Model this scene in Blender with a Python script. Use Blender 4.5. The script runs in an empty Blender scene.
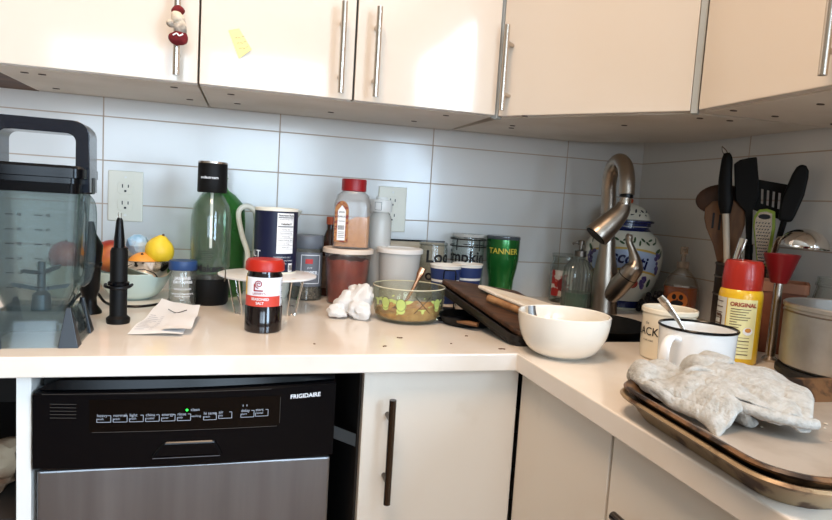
import bpy, bmesh, math, random
from math import sin, cos, pi, radians as RAD
from mathutils import Vector as V, Matrix, noise as NZ, Euler

random.seed(7)
SC = bpy.context.scene
COL = SC.collection

# ------------------------------------------------------------------ camera, world, light, exposure
cd = bpy.data.cameras.new('camera'); cam = bpy.data.objects.new('camera', cd); COL.objects.link(cam)
cd.sensor_width = 36.0; cd.lens = 26.18; cd.clip_start = 0.02
r = V((0.96342, -0.26073, 0.06192)); u = V((-0.03504, 0.10654, 0.99369)); f = V((0.26569, 0.95951, -0.09351))
m = Matrix((r, u, -f)).transposed().to_4x4(); m.translation = V((-1.098, -1.554, 1.1436))
cam.matrix_world = m
SC.camera = cam

w = bpy.data.worlds.new('world'); SC.world = w; w.use_nodes = True
w.node_tree.nodes['Background'].inputs[0].default_value = (0.62, 0.74, 1.0, 1)
w.node_tree.nodes['Background'].inputs[1].default_value = 0.15

def area(name, loc, target, sx, sy, power, col, spread=180):
    l = bpy.data.lights.new(name, 'AREA'); l.shape = 'RECTANGLE'; l.size = sx; l.size_y = sy
    l.energy = power; l.color = col; l.spread = RAD(spread)
    o = bpy.data.objects.new(name, l); COL.objects.link(o); o.location = loc
    o.rotation_euler = (V(target) - V(loc)).to_track_quat('-Z', 'Y').to_euler()
    return o
WIN = [(-2.05, 0.95), (-1.00, 0.85)]                  # two windows in the wall behind the camera
RW = (-3.35, -2.05, 0.95, 2.15)                       # the big window in the right wall: y0, y1, z0, z1
area('side_window_daylight', (0.03, (RW[0] + RW[1]) / 2, (RW[2] + RW[3]) / 2), (-3, (RW[0] + RW[1]) / 2, (RW[2] + RW[3]) / 2), RW[1] - RW[0], RW[3] - RW[2], 132.0, (0.58, 0.78, 1.0))
for i, (wx, ww) in enumerate(WIN):
    area('window_daylight', (wx, -4.13, 1.6), (wx - 0.25, 0, 1.3), ww, 1.15, (7.0, 7.0)[i], (0.66, 0.83, 1.0), 70)
area('ceiling_lamp_light', (-1.20, -1.20, 2.40), (-1.20, -1.20, 0), 0.45, 0.45, 25.0, (1.0, 0.70, 0.47))
SC.view_settings.view_transform = 'Standard'; SC.view_settings.look = 'None'
SC.view_settings.gamma = 1.0; SC.view_settings.use_curve_mapping = False
SC.view_settings.exposure = -0.22

# ------------------------------------------------------------------ materials
def lin(c):
    return tuple(((x / 255) / 12.92 if x / 255 <= 0.04045 else ((x / 255 + 0.055) / 1.055) ** 2.4) for x in c)
def mat(name, rgb, rough=0.5, metal=0.0, trans=0.0, rgb2=None, nscale=20.0, ndetail=4.0, lo=0.4, hi=0.65,
        bump=0.0, bscale=60.0, coat=0.0, ior=1.45, alpha=1.0, emit=None, stretch=(1, 1, 1), spec=0.5, sheen=0.0, rvar=0.0, sss=0.0):
    mt = bpy.data.materials.new(name); mt.use_nodes = True
    nt = mt.node_tree; N = nt.nodes; L = nt.links; b = N['Principled BSDF']
    c = lin(rgb) + (1,)
    b.inputs['Base Color'].default_value = c
    b.inputs['Roughness'].default_value = rough; b.inputs['Metallic'].default_value = metal
    b.inputs['Transmission Weight'].default_value = trans; b.inputs['IOR'].default_value = ior
    b.inputs['Coat Weight'].default_value = coat; b.inputs['Coat Roughness'].default_value = 0.06
    b.inputs['Specular IOR Level'].default_value = spec
    b.inputs['Sheen Weight'].default_value = sheen
    if sss: b.inputs['Subsurface Weight'].default_value = sss; b.inputs['Subsurface Radius'].default_value = (0.01, 0.006, 0.004)
    b.inputs['Alpha'].default_value = alpha
    if emit:
        b.inputs['Emission Color'].default_value = lin(rgb) + (1,); b.inputs['Emission Strength'].default_value = emit
    tc = mp = None
    def coords():
        nonlocal tc, mp
        if tc is None:
            tc = N.new('ShaderNodeTexCoord'); mp = N.new('ShaderNodeMapping'); mp.inputs['Scale'].default_value = stretch
            L.new(tc.outputs['Object'], mp.inputs['Vector'])
        return mp.outputs['Vector']
    if rgb2 is not None:
        n = N.new('ShaderNodeTexNoise'); n.inputs['Scale'].default_value = nscale; n.inputs['Detail'].default_value = ndetail
        L.new(coords(), n.inputs['Vector'])
        rp = N.new('ShaderNodeValToRGB'); rp.color_ramp.elements[0].position = lo; rp.color_ramp.elements[1].position = hi
        rp.color_ramp.elements[0].color = c; rp.color_ramp.elements[1].color = lin(rgb2) + (1,)
        L.new(n.outputs['Fac'], rp.inputs['Fac']); L.new(rp.outputs['Color'], b.inputs['Base Color'])
        if rvar:
            ma = N.new('ShaderNodeMath'); ma.operation = 'MULTIPLY_ADD'; ma.inputs[1].default_value = rvar; ma.inputs[2].default_value = rough
            L.new(n.outputs['Fac'], ma.inputs[0]); L.new(ma.outputs[0], b.inputs['Roughness'])
    if bump:
        n2 = N.new('ShaderNodeTexNoise'); n2.inputs['Scale'].default_value = bscale; n2.inputs['Detail'].default_value = 3
        L.new(coords(), n2.inputs['Vector'])
        bp = N.new('ShaderNodeBump'); bp.inputs['Strength'].default_value = bump; bp.inputs['Distance'].default_value = 0.002
        L.new(n2.outputs['Fac'], bp.inputs['Height']); L.new(bp.outputs['Normal'], b.inputs['Normal'])
    return mt

def tile_mat(name, axis, off):
    mt = bpy.data.materials.new(name); mt.use_nodes = True
    nt = mt.node_tree; N = nt.nodes; L = nt.links; b = N['Principled BSDF']
    tc = N.new('ShaderNodeTexCoord'); sp = N.new('ShaderNodeSeparateXYZ'); cb = N.new('ShaderNodeCombineXYZ')
    L.new(tc.outputs['Object'], sp.inputs[0])
    a1 = N.new('ShaderNodeMath'); a1.operation = 'ADD'; a1.inputs[1].default_value = off + 0.3954 * 12
    a2 = N.new('ShaderNodeMath'); a2.operation = 'ADD'; a2.inputs[1].default_value = -1.2975 + 2.0
    L.new(sp.outputs[axis], a1.inputs[0]); L.new(sp.outputs['Z'], a2.inputs[0])
    L.new(a1.outputs[0], cb.inputs[0]); L.new(a2.outputs[0], cb.inputs[1])
    br = N.new('ShaderNodeTexBrick'); br.offset = 0.0; br.squash = 1.0
    br.inputs['Scale'].default_value = 1.0; br.inputs['Brick Width'].default_value = 0.3954; br.inputs['Row Height'].default_value = 0.1
    br.inputs['Mortar Size'].default_value = 0.0015; br.inputs['Mortar Smooth'].default_value = 0.15; br.inputs['Bias'].default_value = -0.3
    br.inputs['Color1'].default_value = lin((222, 220, 216)) + (1,); br.inputs['Color2'].default_value = lin((216, 214, 210)) + (1,)
    br.inputs['Mortar'].default_value = lin((184, 164, 146)) + (1,)
    L.new(cb.outputs[0], br.inputs['Vector'])
    L.new(br.outputs['Color'], b.inputs['Base Color'])
    rr = N.new('ShaderNodeMapRange'); rr.inputs['To Min'].default_value = 0.16; rr.inputs['To Max'].default_value = 0.8
    L.new(br.outputs['Fac'], rr.inputs['Value']); L.new(rr.outputs[0], b.inputs['Roughness'])
    nz = N.new('ShaderNodeTexNoise'); nz.inputs['Scale'].default_value = 9; nz.inputs['Detail'].default_value = 1.5
    L.new(tc.outputs['Object'], nz.inputs['Vector'])
    mx = N.new('ShaderNodeMath'); mx.operation = 'MULTIPLY_ADD'; mx.inputs[1].default_value = -0.8
    L.new(br.outputs['Fac'], mx.inputs[0]); L.new(nz.outputs['Fac'], mx.inputs[2])
    bp = N.new('ShaderNodeBump'); bp.inputs['Strength'].default_value = 0.35; bp.inputs['Distance'].default_value = 0.003
    L.new(mx.outputs[0], bp.inputs['Height']); L.new(bp.outputs['Normal'], b.inputs['Normal'])
    return mt

def clear(name, tint, edge, haze=0.0, hazecol=(235, 235, 232), gloss=0.05):
    """thin walled clear plastic or glass: light passes straight through, darker where seen edge-on, with a reflecting skin"""
    mt = bpy.data.materials.new(name); mt.use_nodes = True
    nt = mt.node_tree; N = nt.nodes; L = nt.links; N.clear()
    out = N.new('ShaderNodeOutputMaterial'); tr = N.new('ShaderNodeBsdfTransparent'); gl = N.new('ShaderNodeBsdfGlossy'); df = N.new('ShaderNodeBsdfDiffuse')
    lw = N.new('ShaderNodeLayerWeight'); lw.inputs['Blend'].default_value = 0.25
    cm = N.new('ShaderNodeMix'); cm.data_type = 'RGBA'; cm.inputs['A'].default_value = lin(tint) + (1,); cm.inputs['B'].default_value = lin(edge) + (1,)
    L.new(lw.outputs['Facing'], cm.inputs['Factor']); L.new(cm.outputs['Result'], tr.inputs['Color'])
    gl.inputs['Roughness'].default_value = gloss; df.inputs['Color'].default_value = lin(hazecol) + (1,)
    m1 = N.new('ShaderNodeMixShader'); m1.inputs[0].default_value = haze
    L.new(tr.outputs[0], m1.inputs[1]); L.new(df.outputs[0], m1.inputs[2])
    fr = N.new('ShaderNodeMath'); fr.operation = 'POWER'; fr.inputs[1].default_value = 3.5; f2 = N.new('ShaderNodeMath'); f2.operation = 'MULTIPLY_ADD'; f2.inputs[1].default_value = 0.45; f2.inputs[2].default_value = 0.03
    lw2 = N.new('ShaderNodeLayerWeight'); lw2.inputs['Blend'].default_value = 0.5; L.new(lw2.outputs['Facing'], fr.inputs[0]); L.new(fr.outputs[0], f2.inputs[0])
    m2 = N.new('ShaderNodeMixShader'); L.new(f2.outputs[0], m2.inputs[0]); L.new(m1.outputs[0], m2.inputs[1]); L.new(gl.outputs[0], m2.inputs[2])
    L.new(m2.outputs[0], out.inputs['Surface'])
    return mt

M = {}
M['wall_paint'] = mat('wall_paint', (176, 158, 134), 0.8)
M['ceiling'] = mat('ceiling_paint', (235, 228, 215), 0.9)
M['floor'] = mat('floor_wood', (120, 88, 60), 0.5, rgb2=(150, 112, 80), stretch=(1, 8, 1), nscale=4)
M['door'] = mat('cream_gloss', (216, 204, 189), 0.10, coat=0.3, bump=0.10, bscale=7)
M['low_door'] = mat('cream_gloss_low', (230, 221, 208), 0.28, rgb2=(214, 202, 184), nscale=9, ndetail=8, lo=0.62, hi=0.9, bump=0.05, bscale=8)
M['carcass'] = mat('carcass', (205, 196, 184), 0.45, rgb2=(186, 174, 158), nscale=7, ndetail=6, lo=0.45, hi=0.8)
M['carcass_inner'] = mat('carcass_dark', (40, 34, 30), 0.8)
M['grey_edge'] = mat('grey_edge', (168, 170, 166), 0.35)
M['brownwood'] = mat('brown_wood', (96, 66, 44), 0.6, rgb2=(70, 46, 30), stretch=(1, 9, 9), nscale=6)
M['screw'] = mat('screw_brown', (58, 42, 32), 0.6)
M['steel'] = mat('brushed_steel', (196, 186, 174), 0.27, 1.0)
M['steel_dark'] = mat('steel_dark', (120, 112, 104), 0.3, 1.0)
M['chrome'] = mat('chrome', (225, 222, 218), 0.08, 1.0)
M['counter'] = mat('quartz', (240, 231, 220), 0.16, rgb2=(226, 213, 196), nscale=5, ndetail=8, lo=0.42, hi=0.75, coat=0.1)
M['black'] = mat('black_plastic', (9, 9, 10), 0.35, spec=0.3)
M['black_gloss'] = mat('black_gloss', (6, 7, 10), 0.2, spec=0.25)
M['black_matte'] = mat('black_matte', (10, 10, 10), 0.55, spec=0.25)
M['white'] = mat('white_plastic', (238, 236, 230), 0.35)
M['ivory'] = mat('ivory_plastic', (232, 228, 212), 0.35)
M['paper'] = mat('paper', (240, 239, 238), 0.8)
M['print'] = mat('print_grey', (96, 98, 104), 0.8)
M['ink'] = mat('ink_black', (22, 22, 26), 0.6)
M['lettering'] = mat('white_lettering', (225, 228, 232), 0.5)
M['panel_print'] = mat('panel_print', (150, 156, 166), 0.5)
M['led'] = mat('led_green', (40, 255, 70), 0.5, emit=4.0)
M['dw_steel'] = mat('dishwasher_steel', (150, 153, 158), 0.34, 1.0, rgb2=(172, 175, 180), stretch=(6, 1, 0.3), nscale=4, ndetail=4, lo=0.4, hi=0.8, rvar=0.08)
M['glass'] = clear('clear_glass', (252, 253, 252), (212, 218, 215), 0.02)
M['frost'] = clear('cloudy_plastic', (250, 250, 248), (226, 224, 220), 0.36, (250, 247, 242), 0.2)
M['greenglass'] = clear('green_glass', (196, 232, 190), (120, 186, 120), 0.10, (120, 190, 120))
M['palegreen'] = mat('pale_green_ceramic', (198, 214, 204), 0.2, coat=0.3)

# ------------------------------------------------------------------ mesh helpers
def T(x=0, y=0, z=0): return Matrix.Translation((x, y, z))
def R(a, ax='Z'): return Matrix.Rotation(a, 4, ax)
def box(bm, x0, x1, y0, y1, z0, z1, M4=None):
    vs = [bm.verts.new((x, y, z)) for x in (x0, x1) for y in (y0, y1) for z in (z0, z1)]
    for q in ((0, 1, 3, 2), (4, 6, 7, 5), (0, 4, 5, 1), (2, 3, 7, 6), (0, 2, 6, 4), (1, 5, 7, 3)):
        bm.faces.new([vs[i] for i in q])
    if M4: bmesh.ops.transform(bm, matrix=M4, verts=vs)
    return vs
def lathe(bm, prof, seg=40, M4=None, sx=1.0, sy=1.0, flute=0, fd=0.0):
    rings = []
    for (rr, z) in prof:
        if rr < 1e-6: rings.append([bm.verts.new((0, 0, z))])
        else:
            rings.append([bm.verts.new((rr * (1 + fd * cos(flute * 2 * pi * i / seg)) * cos(2 * pi * i / seg) * sx,
                                        rr * (1 + fd * cos(flute * 2 * pi * i / seg)) * sin(2 * pi * i / seg) * sy, z)) for i in range(seg)])
    for a, b in zip(rings, rings[1:]):
        for i in range(seg):
            j = (i + 1) % seg
            if len(a) == 1 and len(b) == 1: continue
            if len(a) == 1: bm.faces.new((a[0], b[i], b[j])[::-1])
            elif len(b) == 1: bm.faces.new((a[i], a[j], b[0]))
            else: bm.faces.new((a[i], a[j], b[j], b[i]))
    vs = [v for g in rings for v in g]
    if M4: bmesh.ops.transform(bm, matrix=M4, verts=vs)
    return vs
def crom(pts, n=6):
    P = [V(p) for p in pts]
    if len(P) < 3: return P
    out = []
    for i in range(len(P) - 1):
        a = P[i - 1] if i else P[0] * 2 - P[1]; b = P[i]; c = P[i + 1]; d = P[i + 2] if i + 2 < len(P) else P[-1] * 2 - P[-2]
        for k in range(n):
            t = k / n
            out.append(0.5 * ((2 * b) + (c - a) * t + (2 * a - 5 * b + 4 * c - d) * t * t + (3 * b - a - 3 * c + d) * t ** 3))
    out.append(P[-1]); return out
def tube(bm, pts, rad, seg=12, smooth=6, flat=1.0, M4=None, up=None):
    """a swept tube; rad is a number or one per control point; flat squashes along the frame's second axis"""
    n0 = len(pts)
    rs = rad if isinstance(rad, (list, tuple)) else [rad] * n0
    P = crom(pts, smooth) if smooth > 1 else [V(p) for p in pts]
    k = len(P)
    def rad_at(i):
        t = i / (k - 1) * (n0 - 1); a = min(int(t), n0 - 2); return rs[a] + (rs[a + 1] - rs[a]) * (t - a)
    tang = [(P[min(i + 1, k - 1)] - P[max(i - 1, 0)]).normalized() for i in range(k)]
    ref = V(up) if up else (V((0, 0, 1)) if abs(tang[0].z) < 0.9 else V((1, 0, 0)))
    nrm = (ref - tang[0] * ref.dot(tang[0])).normalized()
    rings = []; vs = []
    for i in range(k):
        nrm = (nrm - tang[i] * nrm.dot(tang[i])).normalized(); bn = tang[i].cross(nrm); q = rad_at(i)
        ring = [bm.verts.new(P[i] + nrm * cos(2 * pi * j / seg) * q * flat + bn * sin(2 * pi * j / seg) * q) for j in range(seg)]
        rings.append(ring); vs += ring
    for a, b in zip(rings, rings[1:]):
        for j in range(seg): bm.faces.new((a[j], a[(j + 1) % seg], b[(j + 1) % seg], b[j]))
    bm.faces.new(rings[0][::-1]); bm.faces.new(rings[-1])
    if M4: bmesh.ops.transform(bm, matrix=M4, verts=vs)
    return vs
def prism(bm, outline, d0, d1, M4=None, hole=None):
    """outline in x,z; extruded along y from d0 to d1; an optional hole ring must have as many points as the outline"""
    n = len(outline)
    F = [bm.verts.new((x, d0, z)) for x, z in outline]; B = [bm.verts.new((x, d1, z)) for x, z in outline]
    vs = F + B
    for i in range(n): bm.faces.new((F[i], F[(i + 1) % n], B[(i + 1) % n], B[i]))
    if hole is None:
        bm.faces.new(F[::-1]); bm.faces.new(B)
    else:
        HF = [bm.verts.new((x, d0, z)) for x, z in hole]; HB = [bm.verts.new((x, d1, z)) for x, z in hole]; vs += HF + HB
        for i in range(n):
            j = (i + 1) % n
            bm.faces.new((F[j], F[i], HF[i], HF[j])); bm.faces.new((B[i], B[j], HB[j], HB[i])); bm.faces.new((HF[j], HF[i], HB[i], HB[j]))
    if M4: bmesh.ops.transform(bm, matrix=M4, verts=vs)
    return vs
def loft(bm, secs, cap=True, M4=None):
    rings = [[bm.verts.new(p) for p in s] for s in secs]
    for a, b in zip(rings, rings[1:]):
        n = len(a)
        for i in range(n): bm.faces.new((a[i], a[(i + 1) % n], b[(i + 1) % n], b[i]))
    if cap: bm.faces.new(rings[0][::-1]); bm.faces.new(rings[-1])
    vs = [v for g in rings for v in g]
    if M4: bmesh.ops.transform(bm, matrix=M4, verts=vs)
    return vs
def rrect(hx, hy, z, rad, n=5, cx=0, cy=0):
    pts = []
    for k, (sx, sy) in enumerate(((1, 1), (-1, 1), (-1, -1), (1, -1))):
        for i in range(n + 1):
            a = k * pi / 2 + i / n * pi / 2
            pts.append((cx + sx * (hx - rad) + rad * cos(a), cy + sy * (hy - rad) + rad * sin(a), z))
    return pts
def ball(bm, c, rx, ry=None, rz=None, seg=24, rings=14, M4=None, disp=0.0, ds=20.0):
    ry = ry or rx; rz = rz or rx
    prof = [(sin(pi * i / rings), -cos(pi * i / rings)) for i in range(rings + 1)]
    prof[0] = (0, -1); prof[-1] = (0, 1)
    vs = lathe(bm, prof, seg)
    for v in vs:
        p = V((v.co.x * rx, v.co.y * ry, v.co.z * rz))
        if disp: p += p.normalized() * disp * NZ.noise((p + V(c)) * ds)
        v.co = p
    mm = T(*c)
    if M4: mm = mm @ M4
    bmesh.ops.transform(bm, matrix=mm, verts=vs)
    return vs
def patch(bm, Rf, a0, a1, z0, z1, off=0.0006, n=14, nz=4):
    """a label wrapped on a round body, angles measured from the front (-y); Rf is a radius or a function of z"""
    rf = Rf if callable(Rf) else (lambda z: Rf)
    g = [[bm.verts.new(((rf(z) + off) * sin(a), -(rf(z) + off) * cos(a), z)) for a in [a0 + (a1 - a0) * i / n for i in range(n + 1)]]
         for z in [z0 + (z1 - z0) * k / nz for k in range(nz + 1)]]
    for p, q in zip(g, g[1:]):
        for i in range(n): bm.faces.new((p[i], p[i + 1], q[i + 1], q[i]))
_tx = {}
def text(bm, s, size, place, align='CENTER', bold=0.0):
    """flat lettering; place maps (x, y) of the text plane to a point"""
    key = (s, align, bold)
    if key not in _tx:
        c = bpy.data.curves.new('t', 'FONT'); c.body = s; c.align_x = align; c.align_y = 'CENTER'; c.size = 1.0; c.resolution_u = 3; c.offset = bold
        o = bpy.data.objects.new('t', c); COL.objects.link(o); bpy.context.view_layer.update()
        me = bpy.data.meshes.new_from_object(o.evaluated_get(bpy.context.evaluated_depsgraph_get()))
        _tx[key] = ([tuple(v.co) for v in me.vertices], [tuple(p.vertices) for p in me.polygons])
        bpy.data.objects.remove(o); bpy.data.curves.remove(c); bpy.data.meshes.remove(me)
    vs, fs = _tx[key]
    vv = [bm.verts.new(place(x * size, y * size)) for x, y, _ in vs]
    for q in fs:
        try: bm.faces.new([vv[i] for i in q])
        except ValueError: pass
def on_round(Rf, z0, a0=0.0, off=0.0012, slope=0.0):
    rf = Rf if callable(Rf) else (lambda z: Rf)
    def g(x, y):
        z = z0 + y + slope * x; q = rf(z); a = a0 + x / q
        return ((q + off) * sin(a), -(q + off) * cos(a), z)
    return g
def on_flat(x0, y, z0, up=1): return lambda x, yy: (x0 + x, y, z0 + yy)
def bar(bm, place, x0, y0, x1, y1, wd):
    d = V((x1 - x0, y1 - y0)); n = V((-d.y, d.x)).normalized() * wd / 2
    k = max(1, int(d.length / 0.004)); A = []; 
    for i in range(k + 1):
        p = V((x0, y0)) + d * i / k
        A.append((bm.verts.new(place(p.x - n.x, p.y - n.y)), bm.verts.new(place(p.x + n.x, p.y + n.y))))
    for a, b in zip(A, A[1:]): bm.faces.new((a[0], b[0], b[1], a[1]))
def disc(bm, place, cx, cy, rx, ry=None, n=14, rot=0.0):
    ry = ry or rx
    c = bm.verts.new(place(cx, cy)); rg = []
    for i in range(n):
        a = 2 * pi * i / n; x = rx * cos(a); y = ry * sin(a)
        rg.append(bm.verts.new(place(cx + x * cos(rot) - y * sin(rot), cy + x * sin(rot) + y * cos(rot))))
    for i in range(n): bm.faces.new((c, rg[i], rg[(i + 1) % n]))

def obj(name, bm, m, parent=None, smooth=True, bevel=0.0, bseg=2, sub=0, angle=35, weld=False):
    if weld: bmesh.ops.remove_doubles(bm, verts=bm.verts, dist=1e-5)
    bmesh.ops.recalc_face_normals(bm, faces=bm.faces)
    me = bpy.data.meshes.new(name); bm.to_mesh(me); bm.free()
    me.materials.append(M[m] if isinstance(m, str) else m)
    o = bpy.data.objects.new(name, me); COL.objects.link(o)
    if smooth:
        for p in me.polygons: p.use_smooth = True
        try: me.set_sharp_from_angle(angle=RAD(angle))
        except Exception: pass
    if bevel:
        b = o.modifiers.new('bevel', 'BEVEL'); b.width = bevel; b.segments = bseg; b.limit_method = 'ANGLE'; b.angle_limit = RAD(40); b.harden_normals = False
    if sub:
        s = o.modifiers.new('sub', 'SUBSURF'); s.levels = sub; s.render_levels = sub
    if parent: o.parent = parent
    return o
def NB(): return bmesh.new()
def thing(name, label, cat, loc=(0, 0, 0), rz=0.0, group=None):
    o = bpy.data.objects.new(name, None); COL.objects.link(o); o.empty_display_size = 0.05
    o.location = loc; o.rotation_euler = (0, 0, RAD(rz)); o['label'] = label; o['category'] = cat
    if group: o['group'] = group
    return o
def tag(o, label, cat, group=None, kind=None):
    o['label'] = label; o['category'] = cat
    if group: o['group'] = group
    if kind: o['kind'] = kind
    return o
def struct(name, bm, m, **k):
    o = obj(name, bm, m, **k); o['kind'] = 'structure'; return o

# ------------------------------------------------------------------ room shell
XL, YF, ZC = -3.6, -4.2, 2.45
bm = NB(); box(bm, XL, 0.1, 0.0, 0.1, 0, ZC); struct('wall_back', bm, tile_mat('tile_back', 'X', 0.2452), smooth=False)
bm = NB(); box(bm, 0.0, 0.1, RW[1], 0.0, 0, ZC); box(bm, 0.0, 0.1, YF, RW[0], 0, ZC); box(bm, 0.0, 0.1, RW[0], RW[1], 0, RW[2]); box(bm, 0.0, 0.1, RW[0], RW[1], RW[3], ZC)
struct('wall_right', bm, tile_mat('tile_right', 'Y', 0.394), smooth=False)
bm = NB()
for y0, y1, z0, z1 in ((RW[0], RW[1], RW[2], RW[2] + 0.03), (RW[0], RW[1], RW[3] - 0.03, RW[3]), (RW[0], RW[0] + 0.03, RW[2] + 0.03, RW[3] - 0.03), (RW[1] - 0.03, RW[1], RW[2] + 0.03, RW[3] - 0.03), (-2.715, -2.685, RW[2] + 0.03, RW[3] - 0.03)): box(bm, 0.004, 0.026, y0, y1, z0, z1)
struct('window_3', bm, 'white', smooth=False)
bm = NB(); box(bm, XL - 0.1, XL, YF, 0.1, 0, ZC); struct('wall_left', bm, 'wall_paint', smooth=False)
bm = NB()
box(bm, XL, 0.1, YF - 0.1, YF, 0, 1.0); box(bm, XL, 0.1, YF - 0.1, YF, 2.2, ZC)
edges = [XL] + [e for wx, ww in WIN for e in (wx - ww / 2 - 0.02, wx + ww / 2 + 0.02)] + [0.1]
for i in range(0, len(edges), 2): box(bm, edges[i], edges[i + 1], YF - 0.1, YF, 1.0, 2.2)
struct('wall_front', bm, 'wall_paint', smooth=False)
for i, (wx, ww) in enumerate(WIN):
    bm = NB(); h = ww / 2 + 0.02
    box(bm, wx - h, wx + h, YF - 0.06, YF - 0.01, 1.0, 1.03); box(bm, wx - h, wx + h, YF - 0.06, YF - 0.01, 2.17, 2.2)
    box(bm, wx - h, wx - h + 0.03, YF - 0.06, YF - 0.01, 1.03, 2.17); box(bm, wx + h - 0.03, wx + h, YF - 0.06, YF - 0.01, 1.03, 2.17)
    struct('window_%d' % (i + 1), bm, 'white', smooth=False)
bm = NB(); box(bm, XL, 0.1, YF, 0.1, -0.1, 0); struct('floor', bm, 'floor', smooth=False)
bm = NB(); box(bm, XL, 0.1, YF, 0.1, ZC, ZC + 0.1); struct('ceiling', bm, 'ceiling', smooth=False)

# ------------------------------------------------------------------ wall cabinets
ZB, ZT = 1.338, 2.06
def handle_bm(x, y, z0, z1, out=0.032, r=0.0058):
    """a bar handle standing off a door whose face is at y, bar vertical"""
    bm = NB(); tube(bm, [(x, y - out, z0), (x, y - out, z1)], r, 14, 1)
    for z in (z0 + (z1 - z0) * 0.2, z0 + (z1 - z0) * 0.8): tube(bm, [(x, y + 0.001, z), (x, y - out, z)], 0.0045, 10, 1)
    return bm
def screws(parent, pts):
    for (x, y) in pts:
        bm = NB(); lathe(bm, [(0, ZB - 0.0012), (0.006, ZB - 0.0012), (0.006, ZB + 0.001)], 14, T(x, y, 0), sx=1.15, sy=0.7); obj('screw_cover', bm, 'screw', parent)
YD = -0.335
# neighbour beyond the left end
c = thing('wall_cabinet', 'wall cabinet end with bare brown wood underside past the cold white door', 'cabinet', (-1.80, -0.16, ZB))
bm = NB(); box(bm, -0.24, 0.238, -0.14, 0.158, 0.001, ZT - ZB); obj('cabinet_box', bm, 'brownwood', c, smooth=False)
# W1
c = thing('wall_cabinet', 'cream gloss wall cabinet whose door handle wears a small plush ornament', 'cabinet', (-1.38, 0, 0))
bm = NB(); box(bm, -1.559 + 1.38, -1.203 + 1.38, YD + 0.022, -0.022, ZB, ZT); obj('cabinet_box', bm, 'carcass', c, smooth=False, bevel=0.001)
bm = NB(); box(bm, -1.70 + 1.38, -1.2025 + 1.38, YD, YD + 0.02, ZB + 0.001, ZT); d = obj('door', bm, 'door', c, smooth=False, bevel=0.0015)
obj('handle', handle_bm(-1.236 + 1.38, YD, 1.345, 1.545), 'steel', d)
screws(c, [(-0.128, -0.262), (-0.125, -0.085), (0.13, -0.27), (0.145, -0.12), (-0.10, -0.26)])
# W2
c = thing('wall_cabinet', 'double door cream gloss wall cabinet with a yellow note stuck on it', 'cabinet', (-0.90, 0, 0))
bm = NB(); box(bm, -1.199 + 0.9, -0.607 + 0.9, YD + 0.022, -0.022, ZB, ZT); obj('cabinet_box', bm, 'carcass', c, smooth=False, bevel=0.001)
for x0, x1, hx in ((-1.199, -0.9125, -0.940), (-0.9085, -0.607, -0.872)):
    bm = NB(); box(bm, x0 + 0.9, x1 + 0.9, YD, YD + 0.02, ZB + 0.001, ZT); d = obj('door', bm, 'door', c, smooth=False, bevel=0.0015)
    obj('handle', handle_bm(hx + 0.9, YD, 1.345, 1.515), 'steel', d)
bm = NB(); box(bm, -0.9115 + 0.9, -0.9095 + 0.9, YD + 0.004, YD + 0.022, ZB + 0.002, ZT); obj('door_gap', bm, 'carcass_inner', c, smooth=False)
screws(c, [(-0.245, -0.255), (-0.235, -0.13), (0.205, -0.27), (0.17, -0.13), (-0.03, -0.14)])
# corner cabinet
A = V((-0.597, -0.318)); B = V((-0.336, -0.607)); dv = (B - A).normalized(); nv = V((dv.y, -dv.x))
if nv.dot(V((-1, -1))) < 0: nv = -nv
c = thing('wall_cabinet', 'diagonal corner wall cabinet with plain peach cream door over the tap', 'cabinet', (-0.30, -0.28, 0))
o0 = V((-0.30, -0.28))
pts = [A - nv * 0.021, B - nv * 0.021, V((-0.03, -0.607)), V((-0.03, -0.235)), V((-0.235, -0.042)), V((-0.60, -0.042))]
bm = NB(); lo = [(p.x - o0.x, p.y - o0.y, ZB) for p in pts]; hi = [(p.x - o0.x, p.y - o0.y, ZT) for p in pts]; loft(bm, [lo, hi]); obj('cabinet_box', bm, 'carcass', c, smooth=False)
def dq(t, n, z): p = A + dv * t + nv * n - o0; return (p.x, p.y, z)
Ld = (B - A).length
bm = NB(); loft(bm, [[dq(0.004, 0, z), dq(Ld - 0.004, 0, z), dq(Ld - 0.004, -0.02, z), dq(0.004, -0.02, z)] for z in (ZB + 0.002, ZT)]); d = obj('door', bm, 'door', c, smooth=False, bevel=0.0015)
bm = NB(); t = 0.026
tube(bm, [dq(t, 0.032, 1.347), dq(t, 0.032, 1.519)], 0.0058, 14, 1)
for z in (1.381, 1.485): tube(bm, [dq(t, -0.001, z), dq(t, 0.032, z)], 0.0045, 10, 1)
obj('handle', bm, 'steel', d)
for nm, t0, t1, n0, n1 in (('filler_post', -0.012, 0.003, -0.018, 0.003), ('filler_post', Ld - 0.003, Ld + 0.009, -0.018, 0.003)):
    bm = NB(); loft(bm, [[dq(t0, n1, z), dq(t1, n1, z), dq(t1, n0, z), dq(t0, n0, z)] for z in (ZB - 0.003, ZT)]); obj(nm, bm, 'grey_edge', c, smooth=False, bevel=0.001)
screws(c, [(-0.255, -0.09), (-0.215, 0.06), (-0.20, 0.10), (0.02, -0.28), (0.08, -0.29), (-0.03, -0.11)])
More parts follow.
